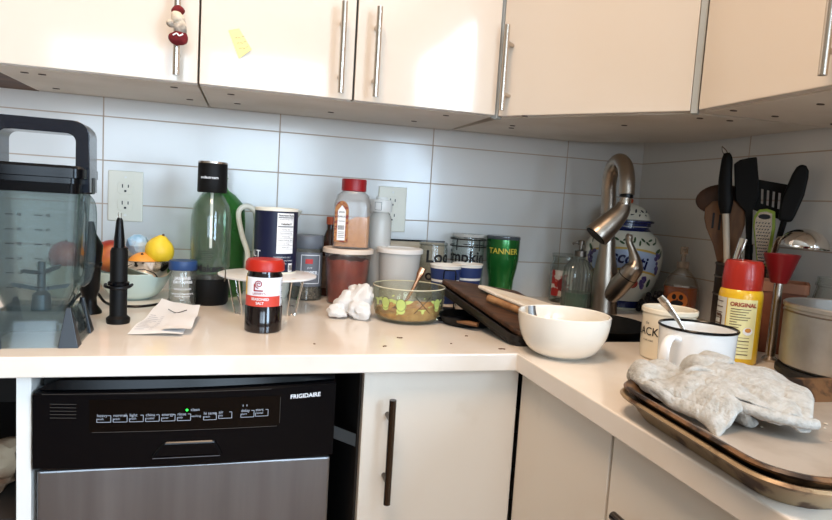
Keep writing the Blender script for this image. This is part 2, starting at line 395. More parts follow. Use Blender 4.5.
# right run
c = thing('wall_cabinet', 'wall cabinet along the right tiled wall with tan cream door', 'cabinet', (0, -0.95, 0))
XD = -0.336
bm = NB(); box(bm, XD + 0.022, -0.022, -1.25 + 0.95, -0.612 + 0.95, ZB, ZT); obj('cabinet_box', bm, 'carcass', c, smooth=False, bevel=0.001)
bm = NB(); box(bm, XD, XD + 0.02, -0.915 + 0.95, -0.622 + 0.95, ZB + 0.002, ZT); d = obj('door', bm, 'door', c, smooth=False, bevel=0.0015)
bm = NB(); yy = -0.893 + 0.95
tube(bm, [(XD - 0.032, yy, 1.347), (XD - 0.032, yy, 1.52)], 0.0058, 14, 1)
for z in (1.38, 1.487): tube(bm, [(XD + 0.001, yy, z), (XD - 0.032, yy, z)], 0.0045, 10, 1)
obj('handle', bm, 'steel', d)
bm = NB(); box(bm, XD, XD + 0.02, -1.25 + 0.95, -0.919 + 0.95, ZB + 0.002, ZT); obj('door', bm, 'door', c, smooth=False, bevel=0.0015)
screws(c, [(-0.295, 0.29), (-0.20, 0.295), (-0.24, 0.17), (-0.06, 0.30), (-0.09, 0.05)])

# ------------------------------------------------------------------ lower run: countertop, sink, base units
ZK = 0.9; TH = 0.030
SX0, SX1, SY0, SY1 = -0.565, -0.215, -0.545, -0.275
xs = [-1.95, -0.654, SX0, SX1, -0.001]; ys = [-1.9, -0.63, SY0, SY1, -0.001]
bm = NB(); vt = {}
def cv(i, j, z): 
    k = (i, j, z)
    if k not in vt: vt[k] = bm.verts.new((xs[i], ys[j], z))
    return vt[k]
cells = {(i, j) for i in range(4) for j in range(4) if not (i == 0 and j == 0) and not (i == 2 and j == 2)}
for (i, j) in cells:
    bm.faces.new((cv(i, j, ZK), cv(i + 1, j, ZK), cv(i + 1, j + 1, ZK), cv(i, j + 1, ZK)))
    bm.faces.new((cv(i, j + 1, ZK - TH), cv(i + 1, j + 1, ZK - TH), cv(i + 1, j, ZK - TH), cv(i, j, ZK - TH)))
    for (di, dj, a, b) in ((0, -1, (i, j), (i + 1, j)), (0, 1, (i + 1, j + 1), (i, j + 1)), (-1, 0, (i, j + 1), (i, j)), (1, 0, (i + 1, j), (i + 1, j + 1))):
        if (i + di, j + dj) not in cells:
            bm.faces.new((cv(*a, ZK), cv(*a, ZK - TH), cv(*b, ZK - TH), cv(*b, ZK)))
top = obj('countertop', bm, 'counter', smooth=False, bevel=0.002, bseg=2)
tag(top, 'long white quartz worktop turning the corner below the tiles', 'countertop')

s = thing('kitchen_sink', 'black basin sunk in the worktop under the brushed tap', 'sink', ((SX0 + SX1) / 2, (SY0 + SY1) / 2, ZK))
hx, hy = (SX1 - SX0) / 2, (SY1 - SY0) / 2
bm = NB(); loft(bm, [rrect(hx - 0.004, hy - 0.004, -0.001, 0.03), rrect(hx - 0.004, hy - 0.004, -0.16, 0.03), rrect(hx - 0.016, hy - 0.016, -0.16, 0.025), rrect(hx - 0.016, hy - 0.016, -0.001, 0.025)], cap=False)
box(bm, -hx + 0.01, hx - 0.01, -hy + 0.01, hy - 0.01, -0.165, -0.155); obj('basin', bm, 'black_matte', s)
bm = NB(); lathe(bm, [(0, -0.153), (0.035, -0.153), (0.035, -0.156)], 24); obj('drain', bm, 'steel', s)

YFACE = -0.612
p = NB(); box(p, -1.407, -1.388, YFACE, -0.03, 0.0, ZK - TH - 0.001); tag(obj('end_panel', p, 'white', smooth=False, bevel=0.001), 'narrow white upright panel between open shelf and dishwasher', 'panel')
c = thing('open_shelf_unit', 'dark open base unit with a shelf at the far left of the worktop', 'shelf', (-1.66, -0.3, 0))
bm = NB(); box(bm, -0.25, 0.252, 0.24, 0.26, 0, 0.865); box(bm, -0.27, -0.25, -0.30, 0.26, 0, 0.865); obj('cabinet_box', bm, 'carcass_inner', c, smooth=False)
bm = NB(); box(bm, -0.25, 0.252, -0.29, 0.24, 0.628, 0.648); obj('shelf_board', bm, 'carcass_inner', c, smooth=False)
# dishwasher
dw = thing('dishwasher', 'slim dishwasher with black control panel and steel door', 'dishwasher', (-1.172, -0.60, 0))
X0, X1 = -1.3835 + 1.172, -0.958 + 1.172
bm = NB(); box(bm, X0 + 0.004, X1 - 0.004, 0.012, 0.56, 0.08, 0.860); obj('tub', bm, 'black_matte', dw, smooth=False)
bm = NB(); box(bm, X0 + 0.003, X1 - 0.003, -0.014, 0.011, 0.12, 0.729); obj('door', bm, 'dw_steel', dw, smooth=False, bevel=0.004, bseg=3)
def pface(t): return -0.020 - 0.010 * (1 - (2 * t - 1) ** 2)
def ptop(t): return 0.8450 + 0.0015 * t + 0.0075 * t * t
bm = NB(); secs = []
n = 28
for i in range(n + 1):
    t = i / n; x = X0 + (X1 - X0) * t; y = pface(t); z1 = ptop(t)
    rise = (0.016 * min(1.0, t / 0.07) ** 0.6 if t < 0.07 else 0.016) - 0.0075 * t * t
    secs.append([(x, 0.010, 0.731), (x, y + 0.004, 0.731), (x, y, 0.735), (x, y - 0.001, 0.775), (x, y - 0.001, z1 - 0.003), (x, y + 0.003, z1), (x, y + 0.014, z1 + 0.001), (x, y + 0.017, z1 + max(0.002, rise) - 0.002), (x, 0.010, z1 + max(0.003, rise) - 0.002)])
loft(bm, secs); panel = obj('control_panel', bm, 'black_gloss', dw, angle=30)
def onp(x, z, off=0.0016): t = (x - X0) / (X1 - X0); return (x, pface(t) - 0.001 - off, z)
bm = NB(); n = 16
L0, L1 = -1.310 + 1.172, -1.044 + 1.172
g = [[bm.verts.new(onp(L0 + (L1 - L0) * i / n, z, 0.0008)) for i in range(n + 1)] for z in (0.789, 0.8365)]
for i in range(n): bm.faces.new((g[0][i], g[0][i + 1], g[1][i + 1], g[1][i]))
obj('display_strip', bm, mat('display_black', (3, 3, 4), 0.1, spec=0.4), panel)
bm = NB(); pl = lambda x, z: onp(x, z, 0.0014)
bar(bm, pl, L0 + 0.004, 0.7885, L1 - 0.004, 0.7885, 0.0010); bar(bm, pl, L1, 0.793, L1, 0.834, 0.0007)
for k in range(5): bar(bm, pl, -1.361 + 1.172, 0.8305 - k * 0.005, -1.327 + 1.172, 0.8300 - k * 0.005, 0.0009)
bar(bm, pl, X0 + 0.012, 0.8445, X1 - 0.1, 0.8475, 0.0008)  # highlight on the panel's top edge, drawn as a lighter line
obj('panel_lines_highlight', bm, mat('panel_lines_highlight', (60, 56, 52), 0.35), panel)
def button(x0, x1, z0, z1, l1, l2):
    bm = NB(); x0 += 1.172; x1 += 1.172
    wd = 0.0009; pl = lambda x, z: onp(x, z, 0.0014)
    bar(bm, pl, x0, z0, x1, z0, wd); bar(bm, pl, x1, z0, x1, z1, wd); bar(bm, pl, x0, z0, x0, z0 + (z1 - z0) * 0.55, wd); bar(bm, pl, x1 - 0.004, z1, x1, z1, wd)
    text(bm, l1, 0.0062, lambda x, y: onp(x0 + x, z1 + y, 0.0014), 'LEFT', 0.01)
    text(bm, l2, 0.0045, lambda x, y: onp(x0 + x, z1 - 0.005 + y, 0.0014), 'LEFT', 0.01)
    obj('button', bm, 'panel_print', panel, smooth=False)
for i, (a, b) in enumerate((('heavy', 'wash'), ('normal', 'wash'), ('light', 'wash'), ('china', 'crystal'), ('energy', 'saver'), ('rinse', 'only'))):
    x = -1.3000 + i * 0.02165; button(x, x + 0.0185, 0.8033, 0.8130, a, b)
button(-1.1552, -1.1370, 0.8030, 0.8130, 'hi temp', 'wash'); button(-1.1338, -1.1150, 0.8045, 0.8140, 'air', 'dry')
button(-1.1018, -1.0827, 0.8048, 0.8150, 'delay', 'start'); button(-1.0805, -1.0619, 0.8055, 0.8155, 'start', 'cancel')
bm = NB(); disc(bm, lambda x, z: onp(x, z, 0.0018), -1.1785 + 1.172, 0.8192, 0.0016); obj('indicator_light', bm, 'led', panel)['label'] = 'lit green indicator dot'
bm = NB()
text(bm, 'clean', 0.0062, lambda x, y: onp(-1.1735 + 1.172 + x, 0.8192 + y, 0.0014), 'LEFT', 0.01); text(bm, 'washing', 0.0046, lambda x, y: onp(-1.1735 + 1.172 + x, 0.8095 + y, 0.0014), 'LEFT', 0.01)
for x in (-1.099, -1.0935): bar(bm, lambda x, z: onp(x, z, 0.0014), x + 1.172, 0.8215, x + 1.172, 0.8245, 0.0012)
obj('lettering', bm, 'panel_print', panel, smooth=False)
bm = NB(); text(bm, 'FRIGIDAIRE', 0.0092, lambda x, y: onp(-1.0058 + 1.172 + x, 0.8345 + y + x * 0.05, 0.0014), 'CENTER', 0.03); obj('brand_lettering', bm, 'lettering', panel, smooth=False)
bm = NB()
prism(bm, [(-0.056, 0.7475), (-0.050, 0.757), (-0.038, 0.772), (0.034, 0.772), (0.042, 0.757), (0.046, 0.7475)], -0.0345, -0.024)
obj('latch_handle', bm, 'black_gloss', panel, smooth=False, bevel=0.004, bseg=3)
bm = NB(); bar(bm, lambda x, z: (x, -0.0356, z), -0.052, 0.7482, 0.042, 0.7482, 0.0011); obj('handle_lip', bm, mat('lip_grey', (92, 92, 96), 0.4), panel)
bm = NB(); loft(bm, [[(0.2145, y, z0), (0.2145, y + 0.002, z0), (0.2145, y + 0.002, z0 + 0.021), (0.2145, y, z0 + 0.021)] if k == 0 else [(0.254, y - 0.0, z0 - 0.017), (0.254, y + 0.002, z0 - 0.017), (0.254, y + 0.002, z0 + 0.004), (0.254, y, z0 + 0.004)] for k, y, z0 in ((0, 0.0, 0.754), (1, 0.0, 0.754))])
obj('mounting_bracket', bm, mat('bracket_zinc', (70, 74, 76), 0.45, 0.7), dw, smooth=False)
# base cabinet with handle
c = thing('base_cabinet', 'white base cabinet with vertical bar handle beside the dishwasher', 'cabinet', (-0.78, -0.3, 0))
bm = NB(); box(bm, -0.134, 0.120, -0.288, 0.27, 0.1, 0.866); obj('cabinet_box', bm, 'carcass_inner', c, smooth=False)
bm = NB(); box(bm, -0.131, 0.1420, -0.310, -0.291, 0.1, 0.8655); d = obj('door', bm, 'low_door', c, smooth=False, bevel=0.0015)
obj('handle', handle_bm(-0.869 + 0.78, -0.310, 0.655, 0.829), mat('dark_steel_bar', (92, 84, 78), 0.22, 1.0), d)
# corner base: door facing left
c = thing('base_cabinet', 'corner base cabinet with plain beige door facing sideways', 'cabinet', (-0.3, -0.76, 0))
bm = NB(); box(bm, -0.310, 0.28, -0.127, 0.12, 0.1, 0.866); obj('cabinet_box', bm, 'carcass_inner', c, smooth=False)
bm = NB(); box(bm, -0.334, -0.313, -0.1265, 0.1445, 0.1, 0.8655); obj('door', bm, 'low_door', c, smooth=False, bevel=0.0015)
c = thing('base_cabinet', 'beige base unit with sideways bar handle below the baking trays', 'cabinet', (-0.3, -1.2, 0))
bm = NB(); box(bm, -0.310, 0.28, -0.4, 0.306, 0.1, 0.866); obj('cabinet_box', bm, 'carcass_inner', c, smooth=False)
bm = NB(); box(bm, -0.334, -0.313, -0.30, 0.3075, 0.70, 0.8655); d = obj('drawer', bm, 'low_door', c, smooth=False, bevel=0.0015)
bm = NB(); tube(bm, [(-0.364, 0.252, 0.783), (-0.364, 0.05, 0.783)], 0.0058, 14, 1)
for y in (0.22, 0.08): tube(bm, [(-0.333, y, 0.783), (-0.364, y, 0.783)], 0.0045, 10, 1)
obj('handle', bm, mat('dark_steel_bar2', (92, 84, 78), 0.22, 1.0), d)
bm = NB(); box(bm, -0.334, -0.313, -0.30, 0.3075, 0.1, 0.697); obj('drawer', bm, 'low_door', c, smooth=False, bevel=0.0015)

# ------------------------------------------------------------------ on the walls and cabinet doors
def outlet(x, z, label):
    o = thing('wall_outlet', label, 'outlet', (x, 0, z))
    bm = NB(); box(bm, -0.0375, 0.0375, -0.006, -0.0003, -0.0585, 0.0585); obj('plate', bm, 'ivory', o, smooth=False, bevel=0.0025, bseg=3)
    bm = NB(); 
    for zz in (0.044, -0.044): lathe(bm, [(0, 0), (0.0028, 0), (0.0028, 0.002)], 12, T(0, -0.0065, zz) @ R(pi / 2, 'X'))
    obj('screw', bm, 'white', o)
    for zz in (0.0195, -0.0195):
        bm = NB(); secs = [rrect(0.0165, 0.0145, h, 0.008) for h in (0.0055, 0.0078)]; loft(bm, secs, True, T(0, 0, zz) @ R(pi / 2, 'X')); rc = obj('receptacle', bm, 'ivory', o, smooth=False, bevel=0.0006)
        bm = NB()
        for (a, b, ww, hh) in ((-0.0063, 0.004, 0.0022, 0.0085), (0.0063, 0.004, 0.0022, 0.007), (0, -0.0075, 0.0046, 0.0046)):
            box(bm, a - ww / 2, a + ww / 2, -0.0083, -0.0075, zz + b - hh / 2, zz + b + hh / 2)
        obj('slots', bm, 'ink', rc, smooth=False)
outlet(-1.3815, 1.1175, 'ivory double wall outlet above the fruit bowl')
outlet(-0.7425, 1.1235, 'ivory double wall outlet partly hidden behind the clear plastic bottle')

bm = NB(); pts = [(-1.1506, 1.4418), (-1.1314, 1.448), (-1.1069, 1.4115), (-1.1295, 1.3924)]
g = [[bm.verts.new((pts[0][0] * (1 - a) * (1 - b) + pts[1][0] * a * (1 - b) + pts[2][0] * a * b + pts[3][0] * (1 - a) * b, YD - 0.001 - 0.004 * (b ** 2) * (0.3 + a),
      pts[0][1] * (1 - a) * (1 - b) + pts[1][1] * a * (1 - b) + pts[2][1] * a * b + pts[3][1] * (1 - a) * b)) for a in (0, 0.33, 0.66, 1)] for b in (0, 0.25, 0.5, 0.75, 1)]
for p, q in zip(g, g[1:]):
    for i in range(3): bm.faces.new((p[i], p[i + 1], q[i + 1], q[i]))
note = tag(obj('sticky_note', bm, mat('note_yellow', (240, 222, 150), 0.8)), 'small yellow handwritten sticky note on the wall cabinet door', 'note')
bm = NB(); pl = lambda x, z: (x, YD - 0.0060 - 0.0012, z)
for k in range(3):
    for q in range(3):
        xx = -1.138 + k * 0.004 + q * 0.006; zz = 1.428 - k * 0.009 + q * 0.002
        bar(bm, pl, xx, zz, xx + 0.0045, zz + 0.0012 * (-1) ** q, 0.0008)
o = obj('handwriting', bm, 'print', note)

t = thing('plush_ornament', 'little dark red and cream plush ornament hugging the door handle', 'ornament', (-1.2335, -0.372, 1.424))
bm = NB(); ball(bm, (0, -0.004, 0.031), 0.0105, 0.0105, 0.0085, disp=0.003, ds=90); obj('hat', bm, mat('maroon_wool', (112, 22, 26), 0.9, bump=0.8, bscale=300), t)
bm = NB(); ball(bm, (-0.001, -0.009, 0.017), 0.0115, 0.010, 0.0105, disp=0.003, ds=90); obj('head', bm, mat('cream_wool', (214, 196, 172), 0.9, bump=0.8, bscale=300), t)
bm = NB(); ball(bm, (0.005, -0.008, 0.002), 0.013, 0.011, 0.0135, disp=0.006, ds=80); ball(bm, (-0.011, -0.010, 0.005), 0.006, 0.007, 0.007, disp=0.003, ds=80); obj('body', bm, mat('grey_wool', (150, 140, 128), 0.9, rgb2=(206, 192, 172), nscale=90, bump=0.8, bscale=300), t)
bm = NB(); ball(bm, (0.0025, -0.007, -0.0165), 0.0165, 0.012, 0.0125, disp=0.005, ds=80); obj('skirt', bm, 'maroon_wool' if 'maroon_wool' in M else mat('maroon_knit', (108, 20, 26), 0.9, bump=0.8, bscale=300), t)
bm = NB(); tube(bm, [(-0.006, -0.0195, -0.016), (0, -0.021, -0.0125), (0.004, -0.021, -0.016), (0.010, -0.018, -0.012)], 0.0013, 6, 4); obj('stitching', bm, 'paper', t)

# ------------------------------------------------------------------ left end: pitcher of the blender
CLR = clear('pitcher_plastic', (230, 235, 234), (172, 180, 178), 0.16, (104, 116, 118), 0.08)
t = thing('blender_pitcher', 'tall clear blender pitcher with black loop handled lid standing at the left end', 'blender', (-1.402, -0.523, ZK), 3)
bm = NB()
outer = [(0.046, 0.022), (0.037, 0.045), (0.0505, 0.085), (0.0540, 0.15), (0.0580, 0.232)]
secs = [rrect(h, h, z, 0.012) for h, z in outer] + [rrect(h - 0.003, h - 0.003, z, 0.010) for h, z in outer[:0:-1]] + [rrect(0.034, 0.034, 0.048, 0.01)]
loft(bm, secs); obj('jar', bm, CLR, t)
bm = NB(); sk = [(0.060, 0.0), (0.0545, 0.03), (0.048, 0.052)]
loft(bm, [rrect(h, h, z, 0.008) for h, z in sk] + [rrect(h - 0.003, h - 0.003, z, 0.006) for h, z in sk[::-1]], cap=False); obj('skirt', bm, CLR, t)
for sx, sy in ((1, -1), (-1, -1), (1, 1), (-1, 1)):
    bm = NB(); secs = []
    for k in range(5):
        q = k / 4; z = 0.058 * q; h = 0.0625 - 0.013 * q; wd = 0.021 * (1 - q) + 0.006
        secs.append([(sx * h, sy * h, z), (sx * (h - wd), sy * h, z), (sx * (h - wd), sy * (h - 0.004), z), (sx * (h - 0.005), sy * (h - 0.005), z), (sx * (h - 0.004), sy * (h - wd), z), (sx * h, sy * (h - wd), z)])
    loft(bm, secs); obj('corner_foot', bm, mat('foot_black', (24, 27, 33), 0.35) if 'foot' not in M else 'foot', t, smooth=False, bevel=0.0015)
bm = NB(); lathe(bm, [(0.0, 0.046), (0.014, 0.046), (0.012, 0.07), (0.006, 0.075), (0.005, 0.12), (0, 0.12)], 16)
for k, zz in enumerate((0.075, 0.10)):
    a = k * 1.1; vs = prism(bm, [(0.004, zz), (0.036, zz + 0.006), (0.040, zz + 0.012), (0.030, zz + 0.011), (0.004, zz + 0.006)], -0.002, 0.002, R(a)); prism(bm, [(-0.004, zz), (-0.036, zz + 0.006), (-0.040, zz + 0.012), (-0.030, zz + 0.011), (-0.004, zz + 0.006)], -0.002, 0.002, R(a))
obj('blade_column', bm, mat('blade_grey', (120, 128, 134), 0.35, 0.6), t)
bm = NB(); loft(bm, [rrect(h, h, z, 0.014) for h, z in ((0.0595, 0.226), (0.0605, 0.24), (0.0625, 0.2405), (0.0625, 0.248), (0.0665, 0.249), (0.0665, 0.262), (0.063, 0.266))]); obj('lid', bm, 'black_gloss', t)
# lid loop handle: flat band
bm = NB(); path = []
hw, z0, z1 = 0.0685, 0.228, 0.333
for (x, z) in [(-hw - 0.001, z0), (-hw, z1 - 0.03)] : path.append((x, z))
for k in range(7): a = pi - k * pi / 12; path.append((-hw + 0.022 + 0.022 * cos(a), z1 - 0.022 + 0.022 * sin(a)))
for k in range(7): a = pi / 2 - k * pi / 12; path.append((hw - 0.022 + 0.022 * cos(a), z1 - 0.022 + 0.022 * sin(a)))
path += [(hw, z1 - 0.03), (hw + 0.001, z0)]
inn = []
th = 0.019
for (x, z) in [(-hw + th, z0), (-hw + th, z1 - 0.035)]: inn.append((x, z))
for k in range(7): a = pi - k * pi / 12; inn.append((-hw + th + 0.012 + 0.012 * cos(a), z1 - th - 0.012 + 0.012 * sin(a)))
for k in range(7): a = pi / 2 - k * pi / 12; inn.append((hw - th - 0.012 + 0.012 * cos(a), z1 - th - 0.012 + 0.012 * sin(a)))
inn += [(hw - th, z1 - 0.035), (hw - th, z0)]
F = [[bm.verts.new((x, y, z)) for x, z in path] for y in (-0.030, 0.030)]; I = [[bm.verts.new((x, y, z)) for x, z in inn] for y in (-0.026, 0.026)]
k = len(path)
for i in range(k - 1):
    bm.faces.new((F[0][i], F[0][i + 1], I[0][i + 1], I[0][i])); bm.faces.new((F[1][i + 1], F[1][i], I[1][i], I[1][i + 1]))
    bm.faces.new((F[0][i + 1], F[0][i], F[1][i], F[1][i + 1])); bm.faces.new((I[0][i], I[0][i + 1], I[1][i + 1], I[1][i]))
for i in (0, k - 1): bm.faces.new((F[0][i], I[0][i], I[1][i], F[1][i]))
obj('lid_handle', bm, mat('handle_black', (26, 30, 38), 0.2, coat=0.3), t, bevel=0.001)
bm = NB(); box(bm, 0.0605, 0.070, -0.012, 0.012, 0.226, 0.252); obj('latch', bm, 'black', t, smooth=False, bevel=0.002)
bm = NB(); tube(bm, [(0.055, 0.010, 0.222), (0.064, 0.012, 0.205), (0.064, 0.012, 0.15), (0.061, 0.012, 0.10), (0.050, 0.010, 0.085)], 0.008, 10, 5); obj('grip', bm, CLR, t)
bm = NB(); pl = lambda x, z: (x, -0.0540 - 0.0040 * (z - 0.15) / 0.082 - 0.0006, z)
for k in range(6):
    zz = 0.088 + k * 0.021
    for xx in (-0.032, 0.004): bar(bm, pl, xx, zz, xx + 0.010, zz, 0.0010); text(bm, str((k + 1) * 8), 0.006, lambda x, y, xx=xx, zz=zz: pl(xx + 0.017 + x, zz + y))
obj('measuring_marks', bm, 'ink', t, smooth=False)

t = thing('hand_blender', 'black tapered hand blender standing between pitcher and fruit bowl', 'blender', (-1.384, -0.312, ZK), 10)
bm = NB(); lathe(bm, [(0, 0), (0.021, 0), (0.021, 0.004), (0.013, 0.016), (0.012, 0.03), (0.017, 0.045), (0.019, 0.09), (0.022, 0.128), (0.010, 0.15), (0.006, 0.172), (0, 0.173)], 28); obj('body', bm, 'black', t)
bm = NB(); lathe(bm, [(0.0193, 0.088), (0.0205, 0.090), (0.0208, 0.096), (0.0195, 0.098)], 28); obj('collar', bm, 'black_gloss', t)

t = thing('milk_frother', 'slim black frother wand standing upright before the fruit bowl', 'frother', (-1.318, -0.399, ZK), 10.8)
bm = NB(); lathe(bm, [(0, 0), (0.0185, 0), (0.0195, 0.004), (0.0195, 0.009), (0.0142, 0.014), (0.0142, 0.128), (0.012, 0.134), (0.0, 0.134)], 28); obj('handle', bm, 'black_matte', t)
bm = NB(); lathe(bm, [(0.009, 0.133), (0.0085, 0.15), (0.0055, 0.181), (0.0035, 0.186), (0, 0.186)], 20); obj('nozzle', bm, 'black', t)
bm = NB(); 
for x in (-0.0025, 0.002): tube(bm, [(x, 0, 0.185), (x, 0, 0.195)], 0.0008, 6, 1)
obj('prongs', bm, 'chrome', t)
bm = NB(); lathe(bm, [(0.0142, 0.066), (0.0175, 0.068), (0.0175, 0.073), (0.0142, 0.075)], 28); obj('ring', bm, 'black_gloss', t)

for nm, lb, pts in (('power_cord', 'black power cord looping on the worktop in front of the fruit bowl', [(-1.425, -0.30, 0.908), (-1.41, -0.24, 0.93), (-1.395, -0.215, 0.925), (-1.375, -0.225, 0.905), (-1.34, -0.26, 0.905), (-1.30, -0.262, 0.905), (-1.262, -0.215, 0.905), (-1.262, -0.17, 0.905)]),
                    ('power_cord', 'black cord wound round the frother wand', [(-1.3395, -0.396, 0.968), (-1.336, -0.412, 0.9665), (-1.318, -0.421, 0.965), (-1.301, -0.412, 0.966), (-1.297, -0.395, 0.968)])):
    bm = NB(); tube(bm, pts, 0.0028, 8, 6); tag(obj(nm, bm, 'black'), lb, 'cord')

# ------------------------------------------------------------------ fruit bowls and fruit
def bowl_prof(R0, H, foot, th=0.003, p=0.55):
    o = [(foot, 0.0)] + [(foot + (R0 - foot) * (k / 10) ** p, 0.002 + (H - 0.002) * k / 10) for k in range(1, 11)]
    i = [(max(x - th, 0.004), max(z, 0.006)) for x, z in o[::-1][:-1]]
    return [(0, 0)] + o + [(R0 - th * 0.5, H + 0.0008)] + i + [(0, 0.006)]
t = tag(obj('serving_bowl', (lambda b: (lathe(b, bowl_prof(0.078, 0.060, 0.034), 48), b)[1])(NB()), 'palegreen'), 'pale green serving bowl that holds the fruit and the steel bowl', 'bowl')
t.location = (-1.338, -0.135, ZK)
t = tag(obj('steel_bowl', (lambda b: (lathe(b, [(0, 0.0), (0.026, 0.0), (0.040, 0.012), (0.049, 0.030), (0.0505, 0.040), (0.0545, 0.041), (0.0535, 0.042), (0.049, 0.040), (0.046, 0.028), (0.037, 0.014), (0.02, 0.004), (0, 0.004)], 48), b)[1])(NB()), 'chrome'), 'shiny steel bowl nested in the pale green bowl under the lemon', 'bowl')
t.location = (-1.312, -0.156, ZK + 0.043); t.scale = (1.17, 1.1, 1.1)
t = tag(obj('serving_bowl', (lambda b: (lathe(b, bowl_prof(0.055, 0.070, 0.026), 48), b)[1])(NB()), 'palegreen'), 'second pale bowl behind the blender pitcher holding one red fruit', 'bowl')
t.location = (-1.472, -0.13, ZK)
def fruit(name, label, cat, loc, rx, ry, rz, m, rot=(0, 0, 0), tip=0.0, disp=0.003):
    t = thing(name, label, cat, loc, 0); 
    bm = NB(); vs = ball(bm, (0, 0, 0), rx, ry, rz, 32, 20, None, disp, 22)
    for v in vs:
        q = v.co.z / rz
        if tip and q > 0.86: v.co.z += tip * (q - 0.86) / 0.14
    o = obj('flesh', bm, m, t); o.rotation_euler = rot
    bm = NB(); lathe(bm, [(0, rz + tip - 0.001), (0.003, rz + tip - 0.001), (0.002, rz + tip + 0.0025), (0, rz + tip + 0.003)], 10); s = obj('stem_end', bm, 'brownwood', t); s.rotation_euler = rot
    return t
fruit('lemon', 'bright yellow lemon on top of the fruit in the steel bowl', 'lemon', (-1.286, -0.156, 1.007), 0.030, 0.029, 0.031, mat('lemon', (238, 206, 62), 0.45, bump=0.3, bscale=220, rgb2=(226, 190, 40), nscale=14), (0.15, 0.25, 0), 0.005)
fruit('orange', 'orange half sunk in the steel bowl beside the lemon', 'orange', (-1.316, -0.164, 0.972), 0.033, 0.033, 0.031, mat('orange', (236, 160, 66), 0.45, bump=0.4, bscale=240), (0.4, 0, 0), 0.0)
fruit('mango', 'red and yellow mango lying in the pale green bowl behind the frother', 'mango', (-1.388, -0.125, 0.990), 0.034, 0.031, 0.036, mat('mango', (146, 48, 36), 0.4, rgb2=(214, 128, 60), nscale=16, ndetail=2, lo=0.45, hi=0.75), (0.2, 1.1, 0.3), 0.0)
fruit('apple', 'dark red apple seen beside the blender pitcher', 'apple', (-1.472, -0.13, 0.985), 0.034, 0.034, 0.033, mat('apple', (150, 44, 34), 0.3, rgb2=(186, 84, 50), nscale=18), (0, 0, 0), 0.0)
bm = NB(); ball(bm, (0, 0, 0), 0.026, 0.02, 0.024, 10, 6, None, 0.012, 50); t = tag(obj('ice_pack', bm, mat('blue_plastic', (150, 190, 216), 0.25, rgb2=(206, 224, 234), nscale=30), smooth=False), 'light blue plastic pack behind the lemon in the fruit bowl', 'pack'); t.location = (-1.332, -0.105, 1.012)

# ------------------------------------------------------------------ spice jar, receipt
t = thing('spice_jar', 'clear spice jar with blue lid and white printing next to the receipt', 'jar', (-1.229, -0.230, ZK), 5.7)
bm = NB(); lathe(bm, [(0, 0), (0.0255, 0), (0.0268, 0.003), (0.0268, 0.070), (0.024, 0.078), (0.0225, 0.078), (0.025, 0.069), (0.025, 0.004), (0, 0.004)], 40); obj('glass_body', bm, 'glass', t)
bm = NB(); lathe(bm, [(0, 0.0775), (0.0265, 0.0775), (0.0275, 0.079), (0.0275, 0.094), (0.026, 0.0965), (0, 0.0965)], 48, fd=0.012, flute=48); obj('lid', bm, mat('blue_lid', (36, 66, 112), 0.45), t)
bm = NB()
for s, z, q in (('JASMINE', 0.062, 0.0085), ('DRY HERBS', 0.054, 0.0075), ('WHOLE LEAVES', 0.040, 0.0048), ('HAND PICKED SEASONING', 0.030, 0.0036), ('PACKED IN GLASS', 0.025, 0.0036), ('50 G', 0.018, 0.004)):
    text(bm, s, q, on_round(0.0268, z), bold=0.02)
obj('lettering', bm, 'lettering', t, smooth=False)
t = thing('receipt', 'creased white paper receipt lying on the worktop before the spice jar', 'receipt', (-1.24, -0.40, ZK))
Q = [(-1.286, -0.495), (-1.2, -0.509), (-1.196, -0.325), (-1.268, -0.235)]
def recp(a, b, k=0.0):
    x = Q[0][0] * (1 - a) * (1 - b) + Q[1][0] * a * (1 - b) + Q[2][0] * a * b + Q[3][0] * (1 - a) * b
    y = Q[0][1] * (1 - a) * (1 - b) + Q[1][1] * a * (1 - b) + Q[2][1] * a * b + Q[3][1] * (1 - a) * b
    z = 0.0015 + 0.012 * abs(a - 0.35) * b + 0.006 * max(0, b - 0.6) * 4 + 0.004 * sin(b * 7 + a * 2) ** 2
    return (x + 1.24, y + 0.40, z + k)
for nm, off in (('paper_sheet', 0.0), ):
    bm = NB(); g = [[bm.verts.new(recp(i / 8, j / 14)) for i in range(9)] for j in range(15)]
    for p, q in zip(g, g[1:]):
        for i in range(8): bm.faces.new((p[i], p[i + 1], q[i + 1], q[i]))
    obj(nm, bm, 'paper', t)
bm = NB(); g = [[bm.verts.new(V(recp(0.45 + 0.55 * i / 6, 0.05 + j / 10 * 0.8)) + V((0.012, 0.0, 0.004 + 0.004 * i / 6))) for i in range(7)] for j in range(11)]
for p, q in zip(g, g[1:]):
    for i in range(6): bm.faces.new((p[i], p[i + 1], q[i + 1], q[i]))
obj('folded_flap', bm, 'paper', t)
bm = NB()
for k in range(11):
    pl = lambda a, b: recp(a, b, 0.0008)
    for (a0, a1) in ((0.06, 0.24 + 0.08 * sin(k)), (0.33, 0.40)): bar(bm, pl, a0, 0.10 + k * 0.045, a1, 0.10 + k * 0.045, 0.008)
obj('print', bm, mat('faint_print', (176, 176, 184), 0.8), t, smooth=False)
bm = NB(); tube(bm, [V(recp(0.35, 0.80)) + V((0, 0, 0.003)), V(recp(0.6, 0.72)) + V((0, 0, 0.003)), V(recp(0.85, 0.78)) + V((0, 0, 0.003))], 0.0008, 6, 4); obj('pen_stroke', bm, 'ink', t)

